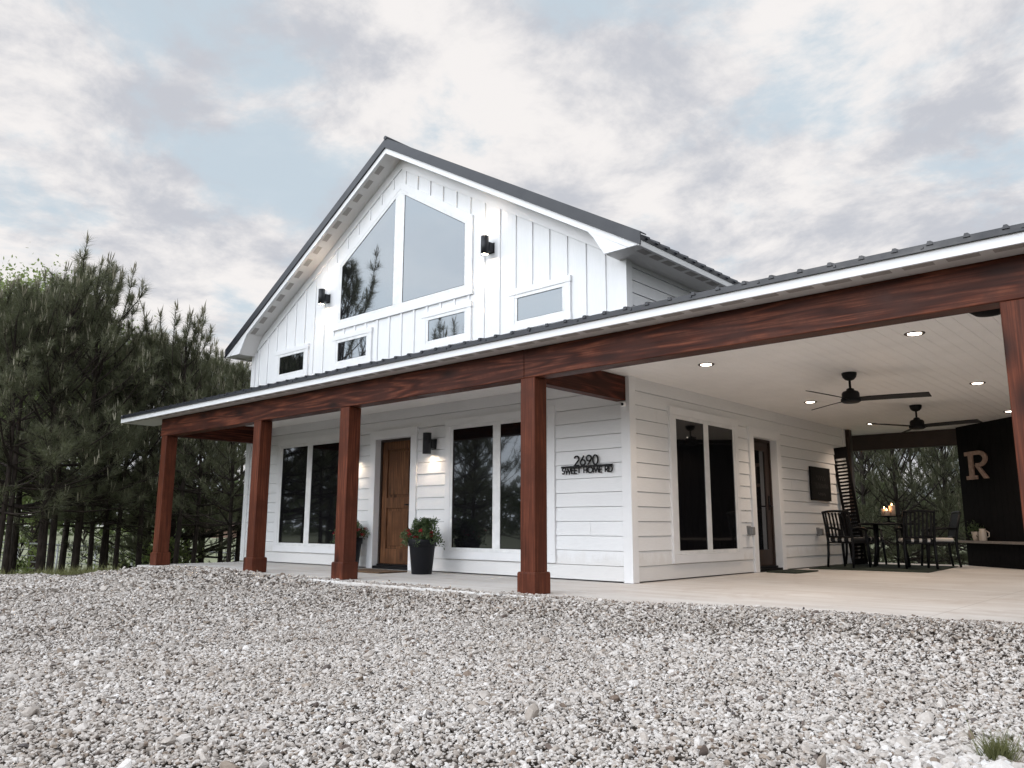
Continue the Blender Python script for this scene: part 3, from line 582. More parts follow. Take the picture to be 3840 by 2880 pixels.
# porch and patio roof, ceiling, beams and posts
EX0, EX1, EY = -9.37, 5.30, -2.205
def porch():
    mb = MB(); sl = .15; T = .03; zr = lambda y: 2.585+sl*(y-EY)
    for x0, x1, y0, y1 in ((EX0, EX1, EY-.03, -.004), (.03, EX1, -.004, 8.9)):
        mb.hexa([(x0, y0, zr(y0)-T), (x1, y0, zr(y0)-T), (x1, y1, zr(y1)-T), (x0, y1, zr(y1)-T), (x0, y0, zr(y0)), (x1, y0, zr(y0)), (x1, y1, zr(y1)), (x0, y1, zr(y1))])
    k = 0
    while True:
        x = EX1-.17-.2283*k; k += 1
        if x < EX0+.03: break
        y0, y1, w = EY-.045, (8.9 if x > .06 else -.01), .022
        a, b = Vector((x, y0, zr(y0))), Vector((x, y1, zr(y1)))
        if x > .06 or x < -.0: mb.hexa([a+Vector((-w, 0, -.006)), a+Vector((w, 0, -.006)), b+Vector((w, 0, -.006)), b+Vector((-w, 0, -.006)), a+Vector((-w*.45, 0, .022)), a+Vector((w*.45, 0, .022)), b+Vector((w*.45, 0, .022)), b+Vector((-w*.45, 0, .022))])
    r = mb.build('porch_roof', M['metal'], house)
    mb = MB(); mb.box(EX0, EX1, EY-.034, EY-.022, 2.548, 2.588); mb.box(EX0, EX1, EY-.045, EY-.022, 2.536, 2.549)
    x = EX0+.1
    while x < EX1: mb.box(x, x+.018, EY-.042, EY-.033, 2.556, 2.572); x += .6
    mb.build('drip_edge', M['metal'], r)
    mb = MB(); mb.box(EX0, EX1, EY-.02, EY, 2.463, 2.552); mb.box(EX0-.018, EX0, EY-.02, -1.62, 2.463, 2.60); mb.build('fascia', M['trim'], r, bevel=.002)
    mb = MB(); mb.box(EX0, EX1, EY, -1.90, 2.466, 2.48); mb.box(EX0, -8.28, -1.90, -1.62, 2.466, 2.48); mb.box(4.6, EX1, -1.9, 8.6, 2.466, 2.48); x = EX0+.16
    while x < EX1-.2: mb.box(x, x+.20, EY+.015, EY+.085, 2.4635, 2.4665, 1); x += .2825
    mb.build('soffit', [M['soffit'], M['vent']], r)
    # plank ceiling: boards run away from the eave, v grooved
    mb = MB(); pw = .133; x = -8.28
    while x < 4.6:
        y1 = 8.55 if x > -.02 else -.0; x1 = min(x+pw, 4.6)
        if x < 0 < x1-.02: y1 = -.0
        g = .0045; z = ZC
        mb.hexa([(x+g, -1.9, z), (x1-g, -1.9, z), (x1-g, y1, z), (x+g, y1, z), (x, -1.9, z+.006), (x1, -1.9, z+.006), (x1, y1, z+.006), (x, y1, z+.006)]); x += pw
    mb.box(-8.28, 4.6, -1.9, 8.55, ZC+.006, ZC+.02)
    mb.build('ceiling', M['ceil'], r)
    PX = (-8.151, -5.1466, -3.0281, .0866, 4.4133); yp = -1.8788; ph, bh, pt = .0962, .118, 2.160
    for i, px in enumerate(PX):
        mb = MB(); mb.box(px-ph, px+ph, yp-ph, yp+ph, .15, pt); p = mb.build('porch_post', M['post'], house, bevel=.008)
        mb = MB(); zt = .205
        mb.box(px-bh, px+bh, yp-bh, yp+bh, .002, zt-.006); mb.hexa([(px-bh, yp-bh, zt-.006), (px+bh, yp-bh, zt-.006), (px+bh, yp+bh, zt-.006), (px-bh, yp+bh, zt-.006), (px-bh+.008, yp-bh+.008, zt+.008), (px+bh-.008, yp-bh+.008, zt+.008), (px+bh-.008, yp+bh-.008, zt+.008), (px-bh+.008, yp+bh-.008, zt+.008)]); mb.build('post_base', M['post'], p, bevel=.004)
    for x0, x1 in ((-8.30, .0335), (.0375, 5.1)):
        mb = MB(); mb.box(x0, x1, yp-ph+.002, yp+ph-.002, pt+.001, 2.4655); mb.build('beam', M['beam'], house, bevel=.008)
    for px, y1 in ((-8.151, -.002), (-.09, -.028), (4.4133, 5.9)):
        mb = MB(); mb.box(px-.07, px+.07, yp+ph, y1, pt+.006, 2.4655); mb.build('beam', M['beamy'], house, bevel=.006)
    mb = MB(); mb.box(-.6, 1.75, 8.32, 8.46, pt+.005, 2.4655); mb.build('beam', M['dframe'], house, bevel=.006)
    mb = MB(); mb.box(-.02, .10, DP+.03, DP+.16, .002, 2.466); mb.build('porch_post', M['dframe'], house, bevel=.006)
porch()
# black corner wall with a stone ledge
nw = Vector((-.693, -.721, 0)); dw = Vector((.721, -.693, 0)); O = Vector((1.675, 8.155, 0))
CW = lambda a, o, z: tuple(O + dw*a + nw*o + Vector((0, 0, z)))
corner = empty('corner_wall', (0, 0, 0), 0, 'black corner wall at the back of the patio with a low stone ledge', 'wall')
mb = MB(); a = 0.0
while a < 3.9: mb.wbox(CW, a, min(a+.147, 3.9), -.10, .0, .002, 2.466); a += .15
mb.wbox(CW, 0.01, 3.89, -.11, -.006, .003, 2.46); mb.build('plank_wall', M['blackmatte'], corner, bevel=.003)
mb = MB(); a = .05
while a < 3.8: mb.wbox(CW, a, min(a+.117, 3.8), .002, .022, .002, .394); a += .12
mb.build('ledge_base', M['blackmatte'], corner, bevel=.002)
mb = MB(); mb.wbox(CW, -.03, 3.9, .002, .13, .395, .437); mb.build('ledge_top', M['counter'], corner, bevel=.004)

# ------------------------------------------------------------------ lamps
def spot(name, loc, direction, energy, angle, parent, color=(1, .88, .74), blend=.6, rad=.02):
    l = bpy.data.lights.new(name, 'SPOT'); l.energy = energy; l.spot_size = R(angle); l.spot_blend = blend; l.color = color; l.shadow_soft_size = rad
    o = bpy.data.objects.new(name, l); COL.objects.link(o); o.location = loc; o.rotation_euler = Vector(direction).to_track_quat('-Z', 'Y').to_euler(); o.parent = parent; return o
def sconce(x, zc, h, rad, up, label, group, e):
    s = empty('wall_lamp', (x, 0, zc), 0, label, 'wall lamp', group); y = -.155
    mb = MB(); n = 28
    prof = [(rad-.006, -h/2+.018), (rad-.006, -h/2), (rad, -h/2), (rad, h/2), (rad-.006, h/2), (rad-.006, h/2-.018)]
    mb.lathe(prof, (0, y, 0), n); mb.build('lamp_tube', M['lampblack'], s)
    mb = MB(); mb.box(-.046, .046, y+rad-.01, -.018, -.075, .062); mb.box(-.056, .056, -.018, -.004, -.085, .072); mb.build('bracket', M['lampblack'], s, bevel=.004)
    for sg in ((-1, 1) if up else (-1,)):
        mb = MB(); mb.lathe([(.001, sg*(h/2-.012)), (rad-.008, sg*(h/2-.012))], (0, y, 0), 20); mb.build('lens', M['lampcool'], s)
        spot('lamp_light', (0, y, sg*(h/2+.004)), (0, .50, sg), e, 76, s, (1, .93, .85), .35, .012)
sconce(-6.37, 4.685, .275, .058, True, 'black up-and-down wall lamp on the white gable, left of the tall peaked window', 'black tube lamps on the gable', 3.0)
sconce(-2.315, 4.665, .275, .058, True, 'black up-and-down wall lamp on the white gable, right of the tall peaked window', 'black tube lamps on the gable', 3.0)
sconce(-3.47, 1.867, .31, .064, False, 'black tube wall lamp beside the wooden front door, above the flower pot in full view', 'black tube lamps by the front door', 1.6)
sconce(-5.35, 1.867, .31, .064, False, 'black tube wall lamp mostly hidden behind the red post left of the front door', 'black tube lamps by the front door', 1.6)
def downlight(x, y, label):
    s = empty('recessed_light', (x, y, ZC), 0, label, 'ceiling light', 'recessed lights in the patio ceiling')
    mb = MB(); mb.lathe([(.062, -.002), (.085, -.010), (.092, -.004), (.092, .0)], (0, 0, 0), 32); mb.build('trim_ring', M['dframe'], s)
    mb = MB(); mb.lathe([(.001, -.0105), (.058, -.0095), (.062, -.003)], (0, 0, 0), 28); mb.build('lens', M['lamp'], s)
    spot('lamp_light', (0, 0, -.03), (0, 0, -1), 60.0, 130, s, (1, .80, .62), .9, .05)
for x, y, lb in ((1.07, -.02, 'round recessed ceiling light nearest the front corner of the house wall'), (3.27, -.04, 'largest round recessed ceiling light, nearest the front of the patio'),
                 (.873, 3.45, 'round recessed ceiling light just left of the nearer black fan'), (3.08, 3.3, 'round recessed ceiling light right of both fans, close to the red post'),
                 (.71, 6.6, 'round recessed ceiling light at the left blade tip of the farther fan'), (2.86, 6.42, 'round recessed ceiling light half hidden by the right-hand red post')):
    downlight(x, y, lb)
def fan(x, y, ang, label):
    s = empty('ceiling_fan', (x, y, ZC), 0, label, 'ceiling fan', 'black ceiling fans on the patio')
    mb = MB(); mb.lathe([(.085, -.001), (.085, -.02), (.075, -.055), (.05, -.083), (.022, -.094)], (0, 0, 0), 28); mb.build('canopy', M['black'], s)
    mb = MB(); mb.tube([(0, 0, -.09), (0, 0, -.205)], .014, 14); mb.build('downrod', M['black'], s)
    mb = MB(); mb.lathe([(.02, -.185), (.042, -.195), (.046, -.215), (.085, -.228), (.098, -.25), (.100, -.30), (.113, -.318), (.113, -.345), (.085, -.362), (.03, -.366)], (0, 0, 0), 32); mb.build('motor', M['black'], s)
    for k in range(3):
        a = R(ang+120*k); c, sn = math.cos(a), math.sin(a); P = lambda r, w, z: (c*r-sn*w, sn*r+c*w, z)
        mb = MB(); st = [(.09, .040, .0), (.20, .052, .004), (.5, .058, .008), (.82, .060, .010)]
        for i in range(3):
            (r0, w0, z0), (r1, w1, z1) = st[i], st[i+1]; t = -.016; zz = -.325
            mb.hexa([P(r0, -w0, zz+z0-t), P(r1, -w1, zz+z1-t), P(r1+(.035 if i == 2 else 0), w1, zz+z1+t), P(r0, w0, zz+z0+t), P(r0, -w0, zz+z0-t+.009), P(r1, -w1, zz+z1-t+.009), P(r1+(.035 if i == 2 else 0), w1, zz+z1+t+.009), P(r0, w0, zz+z0+t+.009)])
        mb.build('blade', M['black'], s)
fan(2.10, 1.55, 18.6, 'nearer black three-blade ceiling fan, larger in view')
fan(1.93, 4.80, -2, 'farther black three-blade ceiling fan, near the back beam')
dl = empty('dome_fixture', (4.12, -1.25, ZC), 0, 'black dome fixture under the beam beside the right-hand red post', 'ceiling fixture')
mb = MB(); mb.lathe([(.17, -.09), (.165, -.13), (.14, -.175), (.095, -.21), (.03, -.225)], (0, 0, 0), 36); mb.build('dome', M['blackmatte'], dl)
mb = MB(); mb.lathe([(.06, -.001), (.06, -.06), (.172, -.075), (.172, -.09)], (0, 0, 0), 36); mb.build('mount', M['black'], dl)

# ------------------------------------------------------------------ lettering
def strokes(lines, x0, y0, w, h, t):
    """polylines in a unit box -> ribbons (mitred) in (a, z)"""
    out = []
    for ln in lines:
        p = [Vector((x0+a*w, y0+b*h)) for a, b in ln]; closed = (p[0]-p[-1]).length < 1e-6
        if closed: p = p[:-1]
        n = len(p); Lf, Rt = [], []
        for i in range(n):
            d1 = (p[i]-p[i-1]).normalized() if (i or closed) else (p[1]-p[0]).normalized(); d2 = (p[(i+1) % n]-p[i]).normalized() if (i < n-1 or closed) else d1
            n1, n2 = Vector((-d1.y, d1.x)), Vector((-d2.y, d2.x)); m = (n1+n2); m = m.normalized() if m.length > 1e-4 else n1; k = min(1/max(m.dot(n1), .3), 2.2)
            Lf.append(p[i]+m*t/2*k); Rt.append(p[i]-m*t/2*k)
        for i in range(n if closed else n-1):
            j = (i+1) % n; out.append([tuple(Lf[i]), tuple(Lf[j]), tuple(Rt[j]), tuple(Rt[i])])
    return out
def arc(cx, cy, rx, ry, a0, a1, n=22): return [(cx+rx*math.cos(R(a0+(a1-a0)*i/n)), cy+ry*math.sin(R(a0+(a1-a0)*i/n))) for i in range(n+1)]
GL = {
 '2': ([arc(.5, .70, .44, .30, 165, -38)[:-1] + [(.06, .0), (1.0, .0)]], .62), '6': ([arc(.5, .29, .46, .29, 0, 360), [(.10, .42), (.74, 1.0)]], .62),
 '9': ([arc(.5, .71, .46, .29, 0, 360), [(.90, .58), (.26, .0)]], .62), '0': ([arc(.5, .5, .46, .5, 0, 360, 32)], .66),
 'S': ([arc(.5, .74, .34, .26, 40, 232, 14) + arc(.48, .27, .40, .27, 62, -150, 16)], .52), 'W': ([[(0, 1), (.27, 0), (.5, .92), (.73, 0), (1, 1)]], 1.05),
 'E': ([[(1, 1), (.08, 1), (.08, 0), (1, 0)], [(.08, .52), (.92, .52)]], .46), 'T': ([[(0, 1), (1, 1)], [(.5, 1), (.5, 0)]], .54), 'H': ([[(.05, 1), (.05, 0)], [(.95, 1), (.95, 0)], [(.05, .52), (.95, .52)]], .62),
 'O': ([arc(.5, .5, .48, .5, 0, 360, 30)], .90), 'M': ([[(0, 0), (.14, 1), (.5, .12), (.86, 1), (1, 0)]], .95),
 'R': ([[(.06, 0), (.06, 1)] , [(.06, 1), (.5, 1)] + arc(.5, .74, .42, .26, 88, -88, 14) + [(.06, .48)], [(.42, .48), (.98, 0)]], .52), 'D': ([[(.06, 0), (.06, 1), (.35, 1)] + arc(.35, .5, .62, .5, 88, -88, 18) + [(.06, 0)]], .66), ' ': ([], .34)}
def text(name, parent, Wm, s, x0, z0, height, width, t, o0, o1, gap=.16):
    ws = [GL[c][1] for c in s]; tot = sum(ws)+gap*(len(s)-1); u = width/tot; x = x0
    for c, w in zip(s, ws):
        mb = MB()
        for q in strokes(GL[c][0], x, z0+t/2, w*u, height-t, t): mb.prism(Wm, q, o0, o1)
        if mb.v: mb.build(name, M['black'], parent)
        x += (w+gap)*u
sg = empty('house_number_sign', (0, 0, 0), 0, 'black cut-metal address sign with number and street name on white siding', 'address sign')
text('digit', sg, FR, '2690', -.812, 1.404, .136, .372, .0185, .034, .046, .14)
text('letter', sg, FR, 'SWEET HOME RD', -1.010, 1.308, .084, .782, .0140, .034, .046, .13)
mb = MB(); mb.wbox(FR, -1.020, -.229, .0335, .0465, 1.386, 1.411)
for a in (-.97, -.62, -.28): mb.wbox(FR, a-.006, a+.006, .004, .034, 1.392, 1.404)
mb.build('name_bar', M['black'], sg)
# wooden R on the black corner wall
mb = MB(); a0, z0, w, h = .215, 1.497, .60, .492
poly = lambda p: [(a0+x*w, z0+y*h) for x, y in p]
for p in ([(.0, .86), (.0, 1.0), (.60, 1.0), (.60, .86)], [(.16, .13), (.16, .861), (.36, .861), (.36, .13)], [(.02, 0), (.02, .131), (.50, .131), (.50, 0)],
          [(.42, .51), (.62, .47), (1.0, .0), (.80, .0)]): mb.prism(CW, poly(p), .003, .03)
ao = arc(.60, .71, .40, .29, 90, -90, 20); ai = arc(.60, .71, .22, .15, 90, -90, 20)
for i in range(20): mb.prism(CW, poly([ao[i], ao[i+1], ai[i+1], ai[i]]), .003, .0295)
mb.prism(CW, poly([(.47, .42), (.60, .42), (.60, .56), (.47, .56)]), .003, .029)
tag(mb.build('letter_plaque', M['letter'], bevel=.002), 'large tan wooden slab-serif letter R hung on the black wall', 'wall letter')
ws = empty('wall_sign', (0, 0, 0), 0, 'square dark board with faint handwriting hung on the white side wall', 'wall sign')
mb = MB(); mb.wbox(SD, 5.38, 6.24, .02, .05, 1.108, 1.680)
for z0, amp, n, s0, s1 in ((1.50, .035, 4, 5.62, 6.0), (1.36, .045, 9, 5.52, 6.12), (1.22, .02, 5, 5.65, 5.98)):
    pts = [(s0+(s1-s0)*i/40, z0+amp*math.sin(i/40*n*2*math.pi)+.01*math.sin(i*1.3)) for i in range(41)]
    for q in strokes([pts], 0, 0, 1, 1, .006): mb.prism(SD, q, .049, .0515, 1)
mb.build('board', [M['wallsign'], M['chalk']], ws)

# ------------------------------------------------------------------ small fittings
sc = empty('security_camera', (-.045, -.03, 2.12), 0, 'small white security camera at the top of the house corner', 'camera')
mb = MB(); mb.lathe([(.03, .03), (.034, .02), (.034, -.02), (.03, -.03)], (0, -.03, 0), 20); mb.build('camera_body', M['whiteplastic'], sc, bevel=.003)
mb = MB(); mb.tube([(.012, -.058, -.002), (.02, -.07, -.004)], .017, 16); mb.build('lens', M['black'], sc)
for y, z, lb in ((3.03, .605, 'grey outdoor outlet box left of the dark side door'), (5.62, .585, 'grey outdoor outlet box below the dark wall sign')):
    b = empty('outlet_box', (0, y, z), 0, lb, 'outlet box', 'outlet boxes on the side wall')
    mb = MB(); mb.box(.004, .03, -.05, .05, -.07, .07); mb.build('backplate', M['grey'], b, bevel=.006)
    mb = MB(); mb.box(.03, .10, -.045, .045, -.06, .055); mb.build('cover', M['grey'], b, bevel=.012)
mb = MB(); mb.box(-4.50, -3.62, -.86, -.34, .003, .022); tag(mb.build('doormat', M['coir'], bevel=.004), 'brown coir doormat in front of the wooden front door', 'doormat')
mb = MB(); mb.box(.10, .55, 3.36, 4.18, .003, .02); tag(mb.build('doormat', M['rug'], bevel=.004), 'dark mat at the glazed side door', 'doormat')
mb = MB(); P = [(1.857, 5.03), (1.70, 7.36), (.02, 7.2), (.14, 4.84)]
mb.hexa([(x, y, .003) for x, y in P]+[(x, y, .014) for x, y in P]); tag(mb.build('rug', M['rug']), 'dark green rug under the patio dining set', 'rug')

# leaves and petals
def leaf_soup(name, pts, n, size, mat, parent, r, up=.3, tint=(0, 1), elong=2.4):
    pts = np.asarray(pts); d = r.normal(size=(n, 3)); d[:, 2] += up; d /= np.linalg.norm(d, axis=1)[:, None]
    a = np.cross(d, r.normal(size=(n, 3))); a /= np.linalg.norm(a, axis=1)[:, None]
    s = size*r.uniform(.6, 1.3, (n, 1)); V = np.stack([pts-a*s*.35, pts+d*s*elong*.5+a*0, pts+a*s*.35, pts+d*s*elong*.5+np.cross(a, d)*s*.3], 1)
    V = np.stack([pts, pts+d*s*elong*.5+a*s*.45, pts+d*s*elong, pts+d*s*elong*.5-a*s*.45], 1).reshape(-1, 3)
    b = np.arange(n)[:, None]*4; T = np.concatenate([b+np.array([0, 1, 2]), b+np.array([0, 2, 3])])
    return soup(name, V, T, mat, parent, tint=np.repeat(r.uniform(*tint, n), 4))
def planter(x, y, seed, label):
    r = np.random.default_rng(seed); s = empty('flower_pot', (x, y, 0), 0, label, 'flower pot', 'flower pots flanking the front door')
    mb = MB(); mb.lathe([(.135, .002), (.141, .006), (.178, .375), (.180, .378), (.194, .380), (.199, .47), (.195, .478), (.182, .474), (.178, .44)], (0, 0, 0), 48); mb.build('pot', M['pot'], s)
    mb = MB(); mb.lathe([(.001, .452), (.12, .455), (.179, .442)], (0, 0, 0), 30); mb.build('soil', M['soil'], s)
    pts = []; tips = []
    for i in range(64):                                     # arching sprays
        a = r.uniform(0, 2*np.pi); out = r.uniform(.06, .30); top = r.uniform(.08, .27) if out < .2 else r.uniform(.02, .20)
        for t in np.linspace(.1, 1, 24):
            q = np.array([np.cos(a)*out*t**.8, np.sin(a)*out*t**.8, .46+top*math.sin(t*1.9)/.95*1.0 - .10*t*t*(out > .22)]); pts.append(q+r.normal(0, .011, 3))
        tips.append(q)
    pts = np.array(pts); pts = np.repeat(pts, 3, 0)+r.normal(0, .012, (len(pts)*3, 3))
    leaf_soup('foliage', pts, len(pts), .019, M['sprig'], s, r, .5)
    fl = []
    for i in range(13):
        a = r.uniform(0, 2*np.pi); rad = r.uniform(.10, .26); c = np.array([np.cos(a)*rad, np.sin(a)*rad, r.uniform(.50, .62)]); 
        d = r.normal(size=(26, 3)); d /= np.linalg.norm(d, axis=1)[:, None]; fl.append(c+d*.026*np.array([1, 1, .6]))
    fl = np.concatenate(fl); leaf_soup('blossoms', fl, len(fl), .017, M['petal'], s, r, .6, elong=1.4)
planter(-3.17, -.47, 3, 'black tapered pot of red flowers and green sprays right of the front door')
planter(-5.09, -.28, 8, 'black tapered pot of flowers behind the red post left of the front door')

# ------------------------------------------------------------------ patio dining set
def chair_proto():
    s = empty('patio_chair', (0, 0, 0))
    mb = MB(); mb.box(-.235, .235, -.21, .23, .385, .41); mb.build('seat', M['black'], s, bevel=.008)
    mb = MB(); b = lambda z: -.215-.10*((z-.4)/.5)**1.4 if z > .4 else -.215
    for x in np.linspace(-.18, .18, 7):
        zs = (.50, .62, .74, .88)
        for i in range(3): mb.hexa([(x-.014, b(zs[i])-.007, zs[i]), (x+.014, b(zs[i])-.007, zs[i]), (x+.014, b(zs[i])+.007, zs[i]), (x-.014, b(zs[i])+.007, zs[i]), (x-.014, b(zs[i+1])-.007, zs[i+1]), (x+.014, b(zs[i+1])-.007, zs[i+1]), (x+.014, b(zs[i+1])+.007, zs[i+1]), (x-.014, b(zs[i+1])+.007, zs[i+1])])
    mb.tube([(x, b(.89)-.02*(1-(x/.23)**2), .885+.02*(1-(x/.23)**2)) for x in np.linspace(-.235, .235, 9)], .021, 8); mb.tube([(-.22, b(.49), .49), (.22, b(.49), .49)], .018, 8)
    mb.build('backrest', M['black'], s)
    for sx in (-1, 1):
        mb = MB(); mb.tube([(sx*.225, -.255, .0), (sx*.222, -.225, .2), (sx*.22, -.215, .42), (sx*.222, b(.65), .65), (sx*.225, b(.89), .89)], [.019, .021, .023, .02, .018], 8); mb.build('leg', M['black'], s)
        mb = MB(); mb.tube([(sx*.225, .235, .0), (sx*.222, .215, .2), (sx*.222, .20, .40), (sx*.225, .17, .60)], [.018, .021, .023, .018], 8); mb.build('leg', M['black'], s)
        mb = MB(); mb.tube([(sx*.226, b(.62), .625), (sx*.245, -.05, .635), (sx*.25, .12, .615), (sx*.235, .20, .59)], [.016, .02, .022, .016], 8); mb.build('armrest', M['black'], s)
    return s
ch = chair_proto(); TC = (.93, 6.40)
seats = [(.50, 5.62, -12, 'black slat-back patio chair at the left, nearest the white wall, back to the viewer'), (1.44, 5.98, 30, 'black slat-back patio chair at the right near side of the table'),
         (.36, 6.86, -105, 'black slat-back patio chair on the far left of the table by the leaning shutter'), (1.52, 6.98, 118, 'black slat-back patio chair on the far right of the table')]
cl = ['striped black and white cushion on the left near chair', 'striped black and white cushion on the right near chair', 'striped black and white cushion on the far left chair', 'striped black and white cushion on the far right chair']
cm = None
for i, (x, y, a, lb) in enumerate(seats):
    o = ch if i == 0 else copy_tree(ch)
    o.location = (x, y, .015); o.rotation_euler = (0, 0, R(a)); tag(o, lb, 'chair', 'patio chairs round the table')
    if cm is None:
        mb = MB(); mb.box(-.215, .215, -.19, .225, .0, .065); cu = mb.build('seat_cushion', M['stripe'], bevel=.028); cu.modifiers['bevel'].segments = 4; cm = cu
    else: cu = cm.copy(); COL.objects.link(cu)
    cu.location = (x, y, .4265); cu.rotation_euler = (0, 0, R(a)); tag(cu, cl[i], 'cushion', 'striped chair cushions')
tb = empty('patio_table', (TC[0], TC[1], .015), R(15), 'round black patio table between four slat-back chairs', 'table')
mb = MB(); mb.lathe([(.02, .685), (.43, .685), (.475, .69), (.485, .705), (.475, .718), (.02, .72)], (0, 0, 0), 48); mb.build('tabletop', M['black'], tb)
for k in range(4):
    a = R(45+90*k); mb = MB(); mb.tube([(math.cos(a)*.36, math.sin(a)*.36, 0), (math.cos(a)*.30, math.sin(a)*.30, .3), (math.cos(a)*.30, math.sin(a)*.30, .69)], [.028, .03, .036], 8); mb.build('leg', M['black'], tb)
st = empty('candle_stand', (TC[0], TC[1], .736), 0, 'black pedestal tray holding three candles on the patio table', 'candle stand')
mb = MB(); mb.lathe([(.10, .0), (.10, .012), (.02, .03), (.018, .085), (.06, .10), (.16, .105), (.165, .115), (.02, .116)], (0, 0, 0), 32); mb.build('tray', M['black'], st)
for dx, dy, h, rd, lb in ((.055, .03, .175, .050, 'tallest of three lit cream pillar candles on the black tray'), (-.065, .02, .12, .048, 'lit cream pillar candle, left of the three on the black tray'), (0.0, -.075, .085, .048, 'shortest lit cream pillar candle at the front of the black tray')):
    c = empty('candle', (TC[0]+dx, TC[1]+dy, .853), 0, lb, 'candle', 'pillar candles on the table')
    mb = MB(); mb.lathe([(rd, 0), (rd, h-.006), (rd-.006, h), (rd*.5, h-.006), (.004, h-.008)], (0, 0, 0), 28); mb.build('wax', M['wax'], c)
    mb = MB(); mb.lathe([(.002, h-.004), (.008, h+.006), (.0095, h+.014), (.006, h+.026), (.001, h+.04)], (0, 0, 0), 12); mb.build('flame', M['flame'], c)
    pl = bpy.data.lights.new('candle_light', 'POINT'); pl.energy = .35; pl.color = (1, .55, .25); pl.shadow_soft_size = .012; po = bpy.data.objects.new('candle_light', pl); COL.objects.link(po); po.location = (0, -.0, h+.055); po.parent = c
# leaning louvred shutter
sh = empty('louvred_shutter', (.30, 6.72, .0), 0, 'tall black louvred shutter leaning against the end of the white wall', 'shutter'); sh.rotation_euler = (0, R(-6.2), R(16))
mb = MB(); mb.box(-.13, -.085, -.02, .02, .02, 2.1); mb.box(.085, .13, -.02, .02, .02, 2.1); mb.box(-.085, .085, -.02, .02, .02, .12); mb.box(-.085, .085, -.02, .02, 1.90, 2.1); mb.build('shutter_frame', M['blackmatte'], sh, bevel=.003)
mb = MB(); z = .15
while z < 1.88: mb.hexa([(-.085, -.02, z), (.085, -.02, z), (.085, .018, z+.032), (-.085, .018, z+.032), (-.085, -.02, z+.007), (.085, -.02, z+.007), (.085, .018, z+.039), (-.085, .018, z+.039)]); z += .062
mb.build('louvres', M['blackmatte'], sh)
# pots on the ledge
lp = empty('ledge_pot', CW(.40, .068, .4375), 0, 'flared cream pot with a dark trailing plant on the stone ledge', 'plant pot')
mb = MB(); mb.lathe([(.045, 0), (.05, .004), (.066, .08), (.075, .15), (.071, .155), (.06, .145)], (0, 0, 0), 28); mb.build('pot', M['ceramic'], lp)
r = np.random.default_rng(4); q = r.normal(size=(260, 3))*np.array([.07, .05, .06])+np.array([-.02, 0, .19]); leaf_soup('foliage', q, 260, .022, M['sprig'], lp, r, .2, tint=(0, .4))
jg = empty('ledge_jug', CW(.575, .07, .4375), 0, 'cream stoneware jug with a handle on the stone ledge', 'jug')
mb = MB(); mb.lathe([(.056, 0), (.060, .006), (.060, .13), (.052, .165), (.046, .178), (.052, .205), (.047, .206), (.042, .18)], (0, 0, 0), 28); mb.build('jug_body', M['ceramic'], jg)
mb = MB(); mb.tube([(.055, .0, .06), (.098, 0, .075), (.10, 0, .14), (.05, 0, .175)], .009, 8); mb.build('handle', M['ceramic'], jg)

# ------------------------------------------------------------------ pipe fence beyond the trees
def fence():
    s = empty('pipe_fence', (0, 0, 0), 0, 'long rail fence of pale metal pipe beyond the pine trunks', 'fence')
    A = along(33, -500); B = along(33, 1150); n = 12
    P = [(A+(B-A)*t, .08-.60*((t*1650-500)/1150)) for t in np.linspace(0, 1, n+1)]
    for k in range(6):
        mb = MB(); mb.tube([(p[0], p[1], z-k*.205) for p, z in P], .034 if k == 0 else .017, 7); mb.build('rail', M['steel'], s)
    for p, z in P:
        mb = MB(); g = float(hgt(p[0], p[1])); mb.tube([(p[0], p[1], min(g, z-1.05)-.1), (p[0], p[1], z-.03)], .035, 8); mb.build('fence_post', M['steel'], s)
fence()

